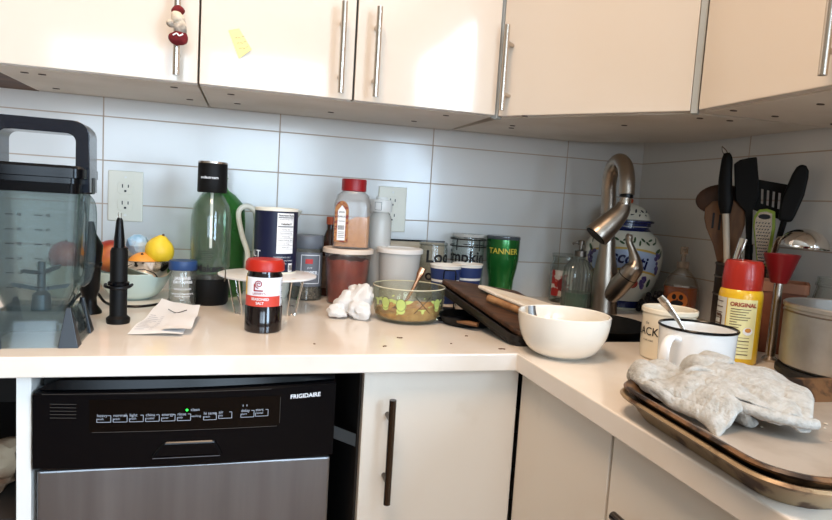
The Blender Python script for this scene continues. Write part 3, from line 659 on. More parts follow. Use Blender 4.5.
# ------------------------------------------------------------------ bottles
t = thing('soda_bottle', 'clear sparkling water bottle with black cap and black base', 'bottle', (-1.179, -0.186, ZK), 3.2)
bm = NB(); pr = [(0.0405, 0.05), (0.0415, 0.12), (0.041, 0.185), (0.036, 0.212), (0.024, 0.232), (0.019, 0.238), (0.019, 0.25)]
lathe(bm, pr + [(x - 0.0022, z) for x, z in pr[::-1]], 48); obj('bottle_body', bm, clear('pet_clear', (251, 253, 251), (216, 226, 219), 0.02), t)
bm = NB(); lathe(bm, [(0, 0), (0.036, 0), (0.0395, 0.006), (0.0415, 0.05), (0.0412, 0.056), (0.039, 0.057), (0, 0.057)], 48); obj('base', bm, 'black_matte', t)
bm = NB(); lathe(bm, [(0, 0.2385), (0.029, 0.2385), (0.0305, 0.241), (0.0298, 0.300), (0.028, 0.3035), (0, 0.3035)], 48); cp = obj('cap', bm, 'black_matte', t)
bm = NB(); lathe(bm, [(0.0281, 0.2995), (0.0302, 0.2998), (0.0296, 0.3038), (0.0, 0.3042)], 48); obj('cap_rim', bm, 'steel', cp)
bm = NB(); text(bm, 'sodastream', 0.0078, on_round(0.0303, 0.270, -0.22), bold=0.02); obj('lettering', bm, 'lettering', cp, smooth=False)
bm = NB(); lathe(bm, [(0, 0.12), (0.003, 0.12), (0.003, 0.238), (0, 0.238)], 10); obj('tube', bm, 'white', t)
bm = NB(); text(bm, 'Makers', 0.0200, on_round(0.0420, 0.080, -0.02), bold=0.035)
for k in range(5): bar(bm, on_round(0.0414, 0.0), -0.03, 0.100 + k * 0.004, 0.002 + 0.004 * (k % 2), 0.100 + k * 0.004, 0.0008)
obj('lettering', bm, 'ink', t, smooth=False)
t = thing('green_bottle', 'green glass bottle behind the black capped clear bottle', 'bottle', (-1.168, -0.064, ZK), 0)
bm = NB(); pr = [(0, 0), (0.054, 0), (0.0575, 0.006), (0.058, 0.175), (0.0565, 0.200), (0.050, 0.218), (0.034, 0.235), (0.018, 0.246), (0.015, 0.252), (0.015, 0.272), (0.017, 0.274)]
lathe(bm, pr + [(max(x - 0.003, 0), max(z, 0.005)) for x, z in pr[::-1]], 44); obj('glass_body', bm, 'greenglass', t)
bm = NB(); lathe(bm, [(0, 0.2745), (0.0165, 0.2745), (0.0165, 0.283), (0, 0.283)], 24); obj('stopper', bm, 'white', t)

t = thing('cream_pitcher', 'white ceramic jug with a loop handle behind the salt canister', 'jug', (-1.046, -0.086, ZK), 20)
bm = NB(); pr = [(0, 0), (0.038, 0), (0.044, 0.02), (0.046, 0.06), (0.046, 0.11), (0.046, 0.15), (0.044, 0.175), (0.049, 0.208)]
vs = lathe(bm, pr + [(0.047, 0.2105)] + [(max(x - 0.004, 0), max(z, 0.006)) for x, z in pr[::-1]], 44)
for v in vs:
    k = max(0, (v.co.z - 0.17) / 0.04); a = math.atan2(v.co.y, v.co.x); b = max(0, cos(a)) ** 6
    v.co.x += 0.024 * k * b; v.co.z -= 0.002 * k * b
obj('jug_body', bm, 'ivory', t)
bm = NB(); tube(bm, [(-0.040, 0, 0.198), (-0.060, 0, 0.212), (-0.078, 0, 0.208), (-0.084, 0, 0.190), (-0.074, 0, 0.145), (-0.060, 0, 0.105), (-0.060, 0, 0.075), (-0.050, 0, 0.06)], [0.007, 0.006, 0.006, 0.006, 0.006, 0.006, 0.006, 0.007], 12, 6); obj('handle', bm, 'ivory', t)

# wire cooling stand with the salt canister on it
t = thing('cake_stand', 'round white topped stand on thin wire legs under the salt canister', 'stand', (-1.059, -0.262, ZK), 0)
bm = NB(); pr = [(0, 0.072), (0.095, 0.072), (0.100, 0.074), (0.1005, 0.0765), (0.098, 0.0775), (0, 0.0765)]; lathe(bm, pr, 56); obj('plate', bm, mat('plate_white', (244, 244, 244), 0.3, rgb2=(226, 206, 178), nscale=30, lo=0.6, hi=0.75), t)
for k in range(4):
    a = RAD(40 + 90 * k); cx, cy = cos(a), sin(a); px, py = -cy * 0.016, cx * 0.016
    bm = NB(); tube(bm, [(0.088 * cx - px, 0.088 * cy - py, 0.073), (0.074 * cx - px * 0.7, 0.074 * cy - py * 0.7, 0.006), (0.074 * cx, 0.074 * cy, 0.002), (0.074 * cx + px * 0.7, 0.074 * cy + py * 0.7, 0.006), (0.088 * cx + px, 0.088 * cy + py, 0.073)], 0.0014, 8, 5); obj('leg', bm, 'chrome', t)
bm = NB(); tube(bm, [(-0.085, -0.045, 0.066), (-0.083, -0.062, 0.075), (-0.083, -0.062, 0.090), (-0.088, -0.056, 0.094)], 0.0012, 8, 4); obj('hook', bm, 'steel_dark', t)
t = thing('salt_canister', 'navy cardboard salt canister with white facts panel standing on the wire stand', 'canister', (-1.044, -0.212, ZK + 0.0770), -1)
bm = NB(); lathe(bm, [(0, 0), (0.0455, 0), (0.0455, 0.132), (0, 0.132)], 48); obj('body', bm, mat('navy_card', (16, 22, 52), 0.4), t)
bm = NB(); lathe(bm, [(0.0455, 0.1315), (0.0465, 0.132), (0.0465, 0.1370), (0.044, 0.1380), (0.043, 0.136), (0, 0.1355)], 48); obj('rim', bm, 'ivory', t); bm = NB(); lathe(bm, [(0.0450, 0), (0.0462, 0), (0.0462, 0.003), (0.0450, 0.0035)], 48); obj('rim', bm, 'ivory', t)
bm = NB(); patch(bm, 0.0455, 0.02, 0.86, 0.043, 0.128); patch(bm, 0.0455, 0.62, 0.86, 0.004, 0.022); obj('facts_panel', bm, 'paper', t)
bm = NB(); RR = 0.0461; text(bm, 'Nutrition Facts', 0.0056, on_round(RR, 0.1235, 0.44), bold=0.03)
bar(bm, on_round(RR, 0, 0.44), -0.0175, 0.119, 0.0175, 0.119, 0.0014); bar(bm, on_round(RR, 0, 0.44), -0.0175, 0.100, 0.0175, 0.100, 0.0018)
text(bm, 'Serving 1/4 tsp (1.5 g)', 0.0034, on_round(RR, 0.1155, 0.44)); text(bm, 'Calories 0', 0.0056, on_round(RR, 0.1055, 0.44), bold=0.03)
for k, s in enumerate(('Fat 0 g  0 %', 'Carbohydrate 0 g', 'Protein 0 g', 'Sodium 590 mg  26 %', 'Iron 0 mg', 'Iodide 76 %')): text(bm, s, 0.0038, on_round(RR, 0.094 - k * 0.0075, 0.44)); bar(bm, on_round(RR, 0, 0.44), -0.0175, 0.0905 - k * 0.0075, 0.0175, 0.0905 - k * 0.0075, 0.0004)
for k in range(6): bar(bm, on_round(RR, 0, 0.74), -0.004 + k * 0.0016, 0.007, -0.004 + k * 0.0016, 0.019, 0.0007 + 0.0004 * (k % 2))
obj('facts_lettering', bm, 'ink', t, smooth=False)
bm = NB(); text(bm, 'SALT', 0.020, on_round(0.0455, 0.040, -1.22), bold=0.02)
for k, s in enumerate(('INGREDIENTS: SALT', 'IODIZED FREE RUNNING', 'KEEP DRY')): text(bm, s, 0.0042, on_round(0.0455, 0.035 - k * 0.007, 0.32))
obj('lettering', bm, 'lettering', t, smooth=False)

t = thing('seasoning_jar', 'black bottomed seasoning salt jar with red cap in front of the stand', 'jar', (-1.070, -0.452, ZK), -1.4)
bm = NB(); lathe(bm, [(0, 0), (0.031, 0), (0.0325, 0.002), (0.0325, 0.044), (0.0308, 0.0465), (0.0308, 0.101), (0.029, 0.104), (0.029, 0.110), (0, 0.110)], 48); obj('jar_body', bm, mat('jar_dark', (20, 12, 12), 0.12, coat=0.4), t)
bm = NB(); lathe(bm, [(0, 0.1085), (0.0325, 0.1085), (0.0338, 0.110), (0.0335, 0.123), (0.030, 0.1285), (0, 0.1295)], 48, fd=0.006, flute=24); obj('cap', bm, mat('red_cap', (178, 36, 20), 0.38), t)
bm = NB(); patch(bm, 0.0312, -1.35, 1.3, 0.0475, 0.0985, n=28); lb = obj('label_wrap', bm, mat('label_white', (236, 238, 244), 0.4), t)
bm = NB(); patch(bm, 0.0316, -1.35, 0.98, 0.0475, 0.066, n=24); obj('red_band', bm, mat('label_red', (204, 70, 56), 0.4), lb)
bm = NB(); patch(bm, 0.0316, -1.35, -1.12, 0.066, 0.0985); obj('yellow_edge', bm, mat('label_yellow', (236, 190, 70), 0.4), lb)
bm = NB(); pl = on_round(0.0316, 0.0, -0.30)
for k in range(26):
    a0 = k * 0.42; a1 = a0 + 0.42; r0 = 0.0015 + 0.00052 * a0; r1 = 0.0015 + 0.00052 * a1
    bar(bm, pl, r0 * cos(a0), 0.087 + r0 * sin(a0), r1 * cos(a1), 0.087 + r1 * sin(a1), 0.0017)
bar(bm, pl, -0.0078, 0.087, -0.0078, 0.0745, 0.0022); bar(bm, pl, -0.0088, 0.0755, 0.0075, 0.0755, 0.0024)
text(bm, "LAWRY'S", 0.0056, on_round(0.0316, 0.0700, -0.28), bold=0.015)
obj('emblem', bm, mat('emblem_red', (150, 30, 44), 0.5), lb, smooth=False)
bm = NB(); text(bm, 'SEASONED', 0.0062, on_round(0.0320, 0.0605, -0.22), bold=0.03); text(bm, 'SALT', 0.0062, on_round(0.0320, 0.0535, -0.22), bold=0.03); obj('lettering', bm, 'lettering', lb, smooth=False)
bm = NB()
for k in range(12): bar(bm, on_round(0.0316, 0), 0.0335, 0.050 + k * 0.0038, 0.0385, 0.050 + k * 0.0038, 0.0008 + 0.0012 * (k % 3 == 0))
obj('barcode', bm, 'ink', lb, smooth=False)

t = thing('pepper_shaker', 'large pepper shaker with grey lid and grey framed label', 'shaker', (-0.964, -0.106, ZK), -5.6)
bm = NB(); lathe(bm, [(0, 0), (0.033, 0), (0.036, 0.003), (0.036, 0.118), (0.033, 0.122), (0.031, 0.122), (0.0338, 0.117), (0.0338, 0.004), (0, 0.004)], 44); obj('glass_body', bm, 'glass', t)
bm = NB(); lathe(bm, [(0, 0.0045), (0.0334, 0.0045), (0.0334, 0.068), (0, 0.066)], 40); obj('pepper', bm, mat('pepper', (52, 46, 40), 0.9, rgb2=(150, 138, 120), nscale=400, lo=0.45, hi=0.65), t)
bm = NB(); lathe(bm, [(0, 0.1225), (0.0355, 0.1225), (0.0365, 0.124), (0.0368, 0.149), (0.0345, 0.153), (0, 0.153)], 48); obj('lid', bm, mat('grey_lid', (96, 102, 110), 0.45), t)
bm = NB(); patch(bm, 0.036, -1.3, 1.15, 0.034, 0.114, n=26); lb = obj('label_wrap', bm, mat('label_grey', (104, 108, 116), 0.5), t)
bm = NB(); pl = on_round(0.0368, 0, 0.22)
for a, b in (((-0.022, 0.042), (0.022, 0.042)), ((0.022, 0.042), (0.022, 0.108)), ((0.022, 0.108), (-0.022, 0.108)), ((-0.022, 0.108), (-0.022, 0.042))): bar(bm, pl, *a, *b, 0.0018)
text(bm, 'PEPPER', 0.0125, on_round(0.0368, 0.066, 0.16), bold=0.03); text(bm, 'ground black', 0.006, on_round(0.0368, 0.054, 0.16)); text(bm, 'pure', 0.006, on_round(0.0368, 0.079, 0.16))
obj('lettering', bm, 'lettering', lb, smooth=False)
bm = NB(); patch(bm, 0.0365, -0.12, 0.34, 0.088, 0.099); obj('red_badge', bm, mat('badge_red', (184, 44, 40), 0.4), lb)

# deli tubs
def tub(name, label, loc, rz, RT, RB, H, m, lidm, fill=None, fh=0.0, fm=None):
    t = thing(name, label, 'tub', loc, rz)
    bm = NB(); pr = [(0, 0), (RB - 0.002, 0), (RB, 0.003), (RT - 0.001, H - 0.010), (RT + 0.0015, H - 0.009), (RT + 0.0015, H - 0.005)]
    lathe(bm, pr + [(max(x - 0.0022, 0), max(z, 0.003)) for x, z in pr[::-1]], 48); obj('tub_body', bm, m, t)
    bm = NB(); lathe(bm, [(RT - 0.002, H - 0.012), (RT + 0.0035, H - 0.011), (RT + 0.0035, H - 0.002), (RT + 0.001, H), (RT - 0.004, H), (RT - 0.006, H - 0.003), (0, H - 0.003)], 48); obj('lid', bm, lidm, t)
    if fm:
        bm = NB(); rf = lambda z: RB + (RT - RB) * z / H - 0.003
        vs = lathe(bm, [(0, 0.0035), (rf(0.0035), 0.0035), (rf(fh * 0.5), fh * 0.5), (rf(fh), fh), (0, fh)], 48)
        for v in vs:
            if v.co.z > fh * 0.8: v.co.z += 0.006 * NZ.noise(v.co * 60)
        obj('contents', bm, fm, t)
    return t
tub('sauce_tub', 'lidded tub of brick red sauce with the spice shaker standing on it', (-0.875, -0.150, ZK), -9, 0.0555, 0.045, 0.130, clear('tub_clear', (253, 250, 248), (232, 224, 218), 0.02, (240, 232, 226), 0.12), mat('lid_cream', (226, 208, 190), 0.4), fh=0.104, fm=mat('sauce', (138, 54, 36), 0.45, rgb2=(112, 40, 28), nscale=30, bump=0.4, bscale=80))
tub('empty_tub', 'cloudy empty plastic tub with lid behind the patterned glass bowl', (-0.748, -0.140, ZK), -14, 0.0525, 0.044, 0.134, 'frost', mat('lid_white', (228, 224, 218), 0.4))

t = thing('spice_shaker', 'big red lidded plastic shaker of tan granules standing on the sauce tub', 'shaker', (-0.869, -0.150, ZK + 0.1305), -12)
def sq(hx, hy, z, rad): return rrect(hx, hy, z, rad, 6)
so = [(0.041, 0.030, 0.0, 0.008), (0.0425, 0.031, 0.004, 0.010), (0.0425, 0.031, 0.100, 0.014), (0.036, 0.029, 0.122, 0.018), (0.027, 0.026, 0.130, 0.022)]
bm = NB(); loft(bm, [sq(*q) for q in so] + [sq(a - 0.002, b - 0.002, max(z, 0.003), c2 - 0.001) for a, b, z, c2 in so[::-1]]); obj('jar_body', bm, clear('jar_haze', (252, 251, 250), (234, 232, 230), 0.07, (240, 238, 236), 0.15), t)
bm = NB(); vs = loft(bm, [sq(0.039, 0.0275, 0.0035, 0.008), sq(0.040, 0.0285, 0.03, 0.010), sq(0.040, 0.0285, 0.064, 0.012)])
bmesh.ops.subdivide_edges(bm, edges=bm.edges[:], cuts=2)
for v in bm.verts:
    if v.co.z > 0.05: v.co.z += 0.020 * (0.5 + v.co.x / 0.08) * 0.6 - 0.02 * (0.5 - v.co.x / 0.08) * 0.4 + 0.008 * NZ.noise(v.co * 50)
obj('granules', bm, mat('granules', (206, 146, 80), 0.9, rgb2=(186, 126, 66), nscale=200), t)
bm = NB(); lathe(bm, [(0, 0.131), (0.026, 0.131), (0.0285, 0.1325), (0.0285, 0.1565), (0.0275, 0.159), (0, 0.159)], 48, fd=0.01, flute=40); obj('cap', bm, mat('crimson_cap', (160, 26, 30), 0.4), t)
bm = NB(); n = 24; pts = [(-0.0385, 0.014), (-0.0075, 0.014), (-0.0075, 0.086)] + [(-0.0230 + 0.0155 * cos(pi * k / 10), 0.086 + 0.022 * sin(pi * k / 10)) for k in range(1, 10)] + [(-0.0385, 0.086)]
prism(bm, pts, -0.0323, -0.0315); lb = obj('label_patch', bm, mat('label_ornate', (176, 120, 66), 0.6, rgb2=(128, 48, 40), nscale=160, lo=0.5, hi=0.55), t, smooth=False)
bm = NB(); prism(bm, [(-0.032, 0.018), (-0.014, 0.018), (-0.014, 0.086), (-0.0230, 0.098), (-0.032, 0.086)], -0.0330, -0.0324); obj('label_panel', bm, 'paper', lb, smooth=False)
bm = NB()
for k, (s, q) in enumerate((('SPICES', 0.0045), ('GARLIC', 0.0055), ('granulated', 0.0034))): text(bm, s, q, on_flat(-0.0230, -0.0334, 0.082 - k * 0.010), bold=0.02)
for k in range(9): bar(bm, on_flat(0, -0.0334, 0), -0.030 + k * 0.0016, 0.042, -0.030 + k * 0.0016, 0.052, 0.0006 + 0.0005 * (k % 2))
for k in range(4): bar(bm, on_flat(0, -0.0334, 0), -0.030, 0.037 - k * 0.004, -0.016, 0.037 - k * 0.004, 0.0009)
obj('lettering', bm, 'ink', lb, smooth=False)

t = thing('dark_bottle', 'dark sauce bottle with orange cap between pepper shaker and sauce tub', 'bottle', (-0.903, -0.040, ZK), -8)
bm = NB(); lathe(bm, [(0, 0), (0.024, 0), (0.0255, 0.004), (0.0255, 0.115), (0.020, 0.140), (0.011, 0.165), (0.011, 0.178), (0, 0.178)], 36); obj('bottle_body', bm, mat('brown_glass', (64, 34, 24), 0.12, coat=0.3), t)
bm = NB(); lathe(bm, [(0, 0.1775), (0.0125, 0.1775), (0.0125, 0.196), (0, 0.197)], 28); obj('cap', bm, mat('orange_cap', (204, 92, 52), 0.4), t)
bm = NB(); patch(bm, 0.0255, -1.2, 1.2, 0.02, 0.10, n=20); obj('label_wrap', bm, mat('label_dim', (150, 120, 96), 0.6, rgb2=(70, 40, 36), nscale=60), t)

t = thing('squeeze_bottle', 'clear plastic bottle with flat white cap beside the wall outlet', 'bottle', (-0.786, -0.075, ZK), -14)
bm = NB(); pr = [(0, 0), (0.026, 0), (0.028, 0.004), (0.028, 0.19), (0.026, 0.205), (0.020, 0.214), (0.020, 0.218)]
lathe(bm, pr + [(max(x - 0.0018, 0), max(z, 0.003)) for x, z in pr[::-1]], 36); obj('bottle_body', bm, 'frost', t)
bm = NB(); lathe(bm, [(0, 0.2165), (0.026, 0.2165), (0.027, 0.218), (0.027, 0.243), (0.0255, 0.246), (0.016, 0.247), (0.015, 0.253), (0, 0.2535)], 36); cp = obj('cap', bm, 'white', t)
bm = NB(); pl = on_round(0.027, 0.0, -0.25)
for a, b in (((-0.008, 0.221), (0.008, 0.221)), ((0.008, 0.221), (0.008, 0.240)), ((0.008, 0.240), (-0.008, 0.240)), ((-0.008, 0.240), (-0.008, 0.221))): bar(bm, pl, *a, *b, 0.0009)
obj('moulded_square', bm, 'print', cp, smooth=False)

# white crumpled cloth
def lumps(bm, blobs, disp, ds, sub=36):
    for (c, rx, ry, rz, rot) in blobs:
        vs = ball(bm, (0, 0, 0), rx, ry, rz, sub, sub // 2)
        mm = T(*c) @ Euler(rot).to_matrix().to_4x4()
        for v in vs:
            p = mm @ v.co; d = (p - V(c)).normalized()
            q = NZ.fractal(p * ds, 0.9, 2.1, 4); rdg = abs(NZ.noise(p * ds * 0.8 + V((3, 1, 7))))
            p = p + d * disp * (q * 0.7 - 1.1 * (0.35 - rdg) * (rdg < 0.35))
            p.z = max(p.z, 0.0008)
            v.co = p
TERRY = mat('white_terry', (226, 222, 217), 0.95, bump=1.0, bscale=420, sheen=0.3)
bm = NB(); lumps(bm, [((-0.005, 0.0, 0.026), 0.034, 0.028, 0.030, (0, 0.5, 0)), ((0.018, -0.012, 0.036), 0.026, 0.026, 0.040, (0.1, 0.45, 0)), ((0.014, -0.032, 0.020), 0.026, 0.022, 0.022, (0, 0.2, 0.3)), ((-0.028, -0.016, 0.013), 0.024, 0.024, 0.014, (0, 0, 0)), ((0.006, 0.01, 0.046), 0.022, 0.02, 0.022, (0, 0.7, 0))], 0.013, 34)
t = tag(obj('dish_cloth', bm, TERRY), 'small crumpled white cloth lying beside the patterned glass bowl', 'cloth'); t.location = (-0.888, -0.318, ZK); t.rotation_euler = (0, 0, RAD(-9))

# patterned glass bowl
t = thing('glass_bowl', 'clear glass bowl with green cartoon print and leftover mash', 'bowl', (-0.775, -0.348, ZK), -15)
bm = NB(); pr = [(0, 0), (0.052, 0), (0.064, 0.006), (0.071, 0.022), (0.0745, 0.045), (0.0752, 0.072)]
lathe(bm, pr + [(0.0738, 0.0735)] + [(max(x - 0.003, 0), max(z, 0.005)) for x, z in pr[::-1]], 56); obj('bowl_body', bm, clear('bowl_glass', (252, 253, 248), (216, 222, 202), 0.04, (224, 228, 206)), t)
bm = NB(); vs = lathe(bm, [(0, 0.0055), (0.050, 0.0055), (0.062, 0.010), (0.068, 0.022), (0.066, 0.030), (0.045, 0.027), (0.02, 0.024), (0, 0.023)], 48)
for v in vs:
    if v.co.z > 0.02: v.co.z += 0.010 * NZ.noise(v.co * 45) + 0.010 * (v.co.x / 0.06) * 0.5
obj('leftovers', bm, mat('mash', (196, 148, 82), 0.8, rgb2=(170, 118, 56), nscale=70, bump=0.8, bscale=120), t)
bm = NB(); tube(bm, [(0.0745 * cos(2 * pi * k / 56), 0.0745 * sin(2 * pi * k / 56), 0.0725) for k in range(57)], 0.0011, 8, 1); obj('rim', bm, mat('glass_rim', (214, 206, 178), 0.1, coat=0.5), t)
rfb = lambda z: 0.071 + (z - 0.022) / 0.050 * 0.0042
bm = NB(); pl = on_round(rfb, 0.0, 0.0, 0.0010)
random.seed(3)
for (a, z, q) in ((-0.048, 0.044, 1.25), (-0.014, 0.042, 1.45), (0.066, 0.044, 1.2), (0.030, 0.031, 0.45), (-0.072, 0.045, 0.7)):
    disc(bm, pl, a, z, 0.0075 * q, 0.0085 * q, rot=0.3); disc(bm, pl, a - 0.009 * q, z + 0.004 * q, 0.006 * q, 0.0025 * q, rot=-0.3); disc(bm, pl, a + 0.009 * q, z + 0.004 * q, 0.006 * q, 0.0025 * q, rot=0.3); disc(bm, pl, a, z - 0.008 * q, 0.006 * q, 0.005 * q)
for k in range(16): disc(bm, pl, random.uniform(-0.06, 0.07), random.uniform(0.022, 0.06), random.uniform(0.0008, 0.002), n=6)
obj('green_print', bm, mat('lime_print', (198, 210, 120), 0.5), t, smooth=False)
bm = NB(); pl = on_round(rfb, 0.0, 0.0, 0.0014)
for (x0, z0, x1, z1) in ((0.012, 0.026, 0.046, 0.060), (0.046, 0.026, 0.014, 0.060)): bar(bm, pl, x0, z0, x1, z1, 0.0012)
for (a, z) in ((-0.048, 0.044), (-0.014, 0.042), (0.066, 0.044)):
    for k in range(10): b0 = k * pi / 5; bar(bm, pl, a + 0.010 * cos(b0), z + 0.0125 * sin(b0), a + 0.010 * cos(b0 + pi / 5), z + 0.0125 * sin(b0 + pi / 5), 0.0008)
obj('black_print', bm, 'ink', t, smooth=False)
t = thing('spoon', 'copper toned spoon standing in the patterned glass bowl', 'spoon', (-0.775, -0.348, ZK), -15)
COP = mat('copper', (190, 140, 108), 0.25, 1.0)
bm = NB(); tube(bm, [(-0.012, -0.006, 0.030), (0.004, -0.004, 0.058), (0.016, -0.002, 0.085), (0.021, 0.000, 0.098), (0.026, 0.002, 0.110)], [0.003, 0.003, 0.004, 0.0075, 0.0065], 12, 5, flat=0.35, up=(0, 1, 0)); obj('handle', bm, COP, t)
bm = NB(); ball(bm, (-0.026, -0.010, 0.024), 0.020, 0.013, 0.0045, M4=R(-0.5, 'Y')); obj('spoon_bowl', bm, COP, t)

# ------------------------------------------------------------------ back row: board, lettered jars, paper cups, tumbler
bm = NB(); box(bm, -0.08, 0.08, -0.008, 0.008, 0.0, 0.142); t = tag(obj('cutting_board', bm, mat('pale_board', (206, 186, 160), 0.6, rgb2=(190, 166, 138), nscale=18, stretch=(1, 4, 8)), smooth=False, bevel=0.003), 'pale wooden board leaning on the tiles behind the lettered jars', 'board'); t.location = (-0.678, -0.036, ZK + 0.0015); t.rotation_euler = (RAD(-8), 0, 0)
bm = NB(); box(bm, -0.08, 0.08, -0.0085, 0.0085, 0.1422, 0.1462); e = obj('dark_edge', bm, 'black_matte', t, smooth=False)
def lettered_jar(label, loc, rz, rad, H, lines, lidm):
    t = thing('lettered_jar', label, 'jar', loc, rz)
    bm = NB(); pr = [(0, 0), (rad - 0.003, 0), (rad, 0.004), (rad, H - 0.020), (rad - 0.002, H - 0.010), (rad - 0.002, H - 0.006)]
    lathe(bm, pr + [(max(x - 0.0022, 0), max(z, 0.004)) for x, z in pr[::-1]], 44); obj('glass_body', bm, 'glass', t)
    for s, q, z, a in lines:
        bm = NB(); text(bm, s, q, on_round(rad, z, a), bold=0.025); obj('lettering', bm, 'ink', t, smooth=False)
    bm = NB(); lathe(bm, [(0, H - 0.008), (rad - 0.001, H - 0.008), (rad, H - 0.006), (rad - 0.002, H), (0, H)], 40); obj('lid', bm, lidm, t)
    return t
lettered_jar('smaller clear glass jar with black letters beside the paper cups', (-0.647, -0.084, ZK), -17, 0.0365, 0.148, [('Loo', 0.042, 0.112, 0.42), ('o', 0.038, 0.066, -0.20)], 'glass')
t = lettered_jar('wider glass jar lettered in black behind the blue paper cups', (-0.540, -0.047, ZK), -20, 0.0435, 0.171, [('Pumpkin', 0.040, 0.112, -0.42)], 'frost')
for z in (0.140, 0.158):
    bm = NB(); rr_ = [(x, y, z) for x, y, _ in rrect(0.0465, 0.0465, 0, 0.03, 6)]; tube(bm, rr_ + rr_[:1], 0.0016, 8, 1); obj('wire_band', bm, 'black', t)
for a in (0.029, -0.029):
    bm = NB(); tube(bm, [(a, -0.0465, 0.13), (a, -0.0465, 0.16)], 0.0014, 8, 1); obj('wire_clip', bm, 'black', t)
CUPW = mat('cup_white', (238, 232, 222), 0.6)
def cup(label, loc):
    t = thing('paper_cup', label, 'cup', loc, -19, 'blue and white paper cups'); h = 0.099
    rf = lambda z: 0.028 + 0.0095 * z / h
    bm = NB(); lathe(bm, [(0, 0.004), (rf(0), 0.0), (rf(h), h)] + [(rf(h) - 0.001, h), (rf(0) - 0.001, 0.005), (0, 0.005)], 44); obj('cup_body', bm, CUPW, t)
    bm = NB(); tube(bm, [(rf(h) * cos(2 * pi * k / 40), rf(h) * sin(2 * pi * k / 40), h) for k in range(41)], 0.0017, 8, 1); obj('rolled_rim', bm, CUPW, t)
    bm = NB(); patch(bm, rf, -pi, pi, 0.008, 0.060, n=44); patch(bm, rf, -pi, pi, 0.066, 0.092, n=44); obj('blue_band', bm, mat('cup_blue', (32, 50, 98), 0.5), t)
    return t
cup('blue banded paper cup nearer the lettered jar on the left of the pair', (-0.638, -0.168, ZK))
cup('blue banded paper cup nearer the green tumbler', (-0.565, -0.122, ZK))
t = thing('wire_rack', 'thin black wire loop standing in front of the paper cups', 'rack', (-0.645, -0.222, ZK), -18)
bm = NB(); tube(bm, [(-0.014, 0.0, 0.002), (-0.014, 0, 0.085), (-0.012, 0, 0.092), (0.012, 0, 0.092), (0.014, 0, 0.085), (0.014, 0, 0.002)], 0.0016, 8, 1); tube(bm, [(-0.014, 0, 0.055), (0.014, 0, 0.055)], 0.0013, 8, 1); obj('wire_frame', bm, 'black', t)
bm = NB(); box(bm, -0.018, 0.018, -0.010, 0.012, 0, 0.004); obj('foot', bm, 'black', t, smooth=False)

t = thing('tumbler', 'metallic green travel tumbler with TANNER printed in gold', 'tumbler', (-0.446, -0.060, ZK), -24)
pr = [(0, 0), (0.030, 0), (0.0315, 0.004), (0.034, 0.055), (0.040, 0.085), (0.0435, 0.11), (0.0445, 0.158), (0.0440, 0.163), (0, 0.163)]
bm = NB(); lathe(bm, pr, 48); obj('tumbler_body', bm, mat('metal_green', (32, 112, 48), 0.25, 0.55, coat=0.5), t)
bm = NB(); lathe(bm, [(0, 0.1625), (0.0445, 0.1625), (0.0455, 0.165), (0.045, 0.170), (0.042, 0.172), (0, 0.171)], 48); obj('lid', bm, mat('smoke_lid', (70, 78, 84), 0.15, coat=0.4), t)
bm = NB(); text(bm, 'TANNER', 0.0205, on_round(0.0446, 0.132, 0.06), bold=0.015); obj('lettering', bm, mat('gold_print', (206, 186, 70), 0.4), t, smooth=False)

# ------------------------------------------------------------------ pile of board and trays over the sink
C0, C1, C2 = V((-0.682, -0.271, 0.980)), V((-0.482, -0.243, 0.952)), V((-0.628, -0.585, 0.927))
e1, e2 = (C1 - C0), (C2 - C0); nn = e1.cross(e2).normalized()
if nn.z < 0: nn = -nn
def plate(c0, a, b, th, rad=0.012, n=4):
    la, lb = a.length, b.length; ua, ub = a / la, b / lb; ring = []
    for (u0, v0, su, sv, a0) in ((0, 0, 1, 1, pi), (la, 0, -1, 1, 1.5 * pi), (la, lb, -1, -1, 0), (0, lb, 1, -1, 0.5 * pi)):
        for k in range(n + 1):
            q = a0 + k * pi / 2 / n; ring.append(c0 + ua * (u0 + su * rad + rad * cos(q)) + ub * (v0 + sv * rad + rad * sin(q)))
    return [[tuple(p) for p in ring], [tuple(p + nn * th) for p in ring]]
bm = NB(); loft(bm, plate(C0 - nn * 0.010, e1, e2, 0.010)); tag(obj('cutting_board', bm, mat('dark_board', (92, 62, 42), 0.5, rgb2=(58, 40, 28), stretch=(3, 14, 6), nscale=5, ndetail=8), smooth=False, bevel=0.0025), 'dark brown wooden board tilted on top of the black trays', 'board')
def tray(name, label, c0, a, b, th, m):
    t = thing(name, label, 'tray', tuple(c0), 0); o = V((0, 0, 0))
    ua, ub = a.normalized(), b.normalized()
    bm = NB(); base = plate(o, a, b, th * 0.3, 0.02); inner = [V(p) for p in base[1]]; cen = sum(inner, V()) / len(inner)
    rim = [tuple(p + nn * th) for p in inner]; rim2 = [tuple(p + nn * th + (cen - p).normalized() * 0.006) for p in inner]; flo = [tuple(p + nn * th * 0.1 + (cen - p).normalized() * 0.016) for p in inner]
    loft(bm, [base[0], base[1], rim, rim2, flo]); obj('pan', bm, m, t, smooth=False, bevel=0.001)
    return t
BT = mat('tray_black', (22, 20, 19), 0.38, rgb2=(42, 34, 28), nscale=30, spec=0.4)
tray('baking_tray', 'black baking tray directly under the dark wooden board', C0 - nn * 0.019 + V((-0.012, -0.006, 0)), e1 * 1.02, e2 * 0.99, 0.0085, BT)
tray('baking_tray', 'lowest black baking tray of the tilted pile beside the white bowl', C0 - nn * 0.029 + V((-0.004, -0.012, 0)), e1 * 0.98, e2 * 0.97, 0.0085, BT)
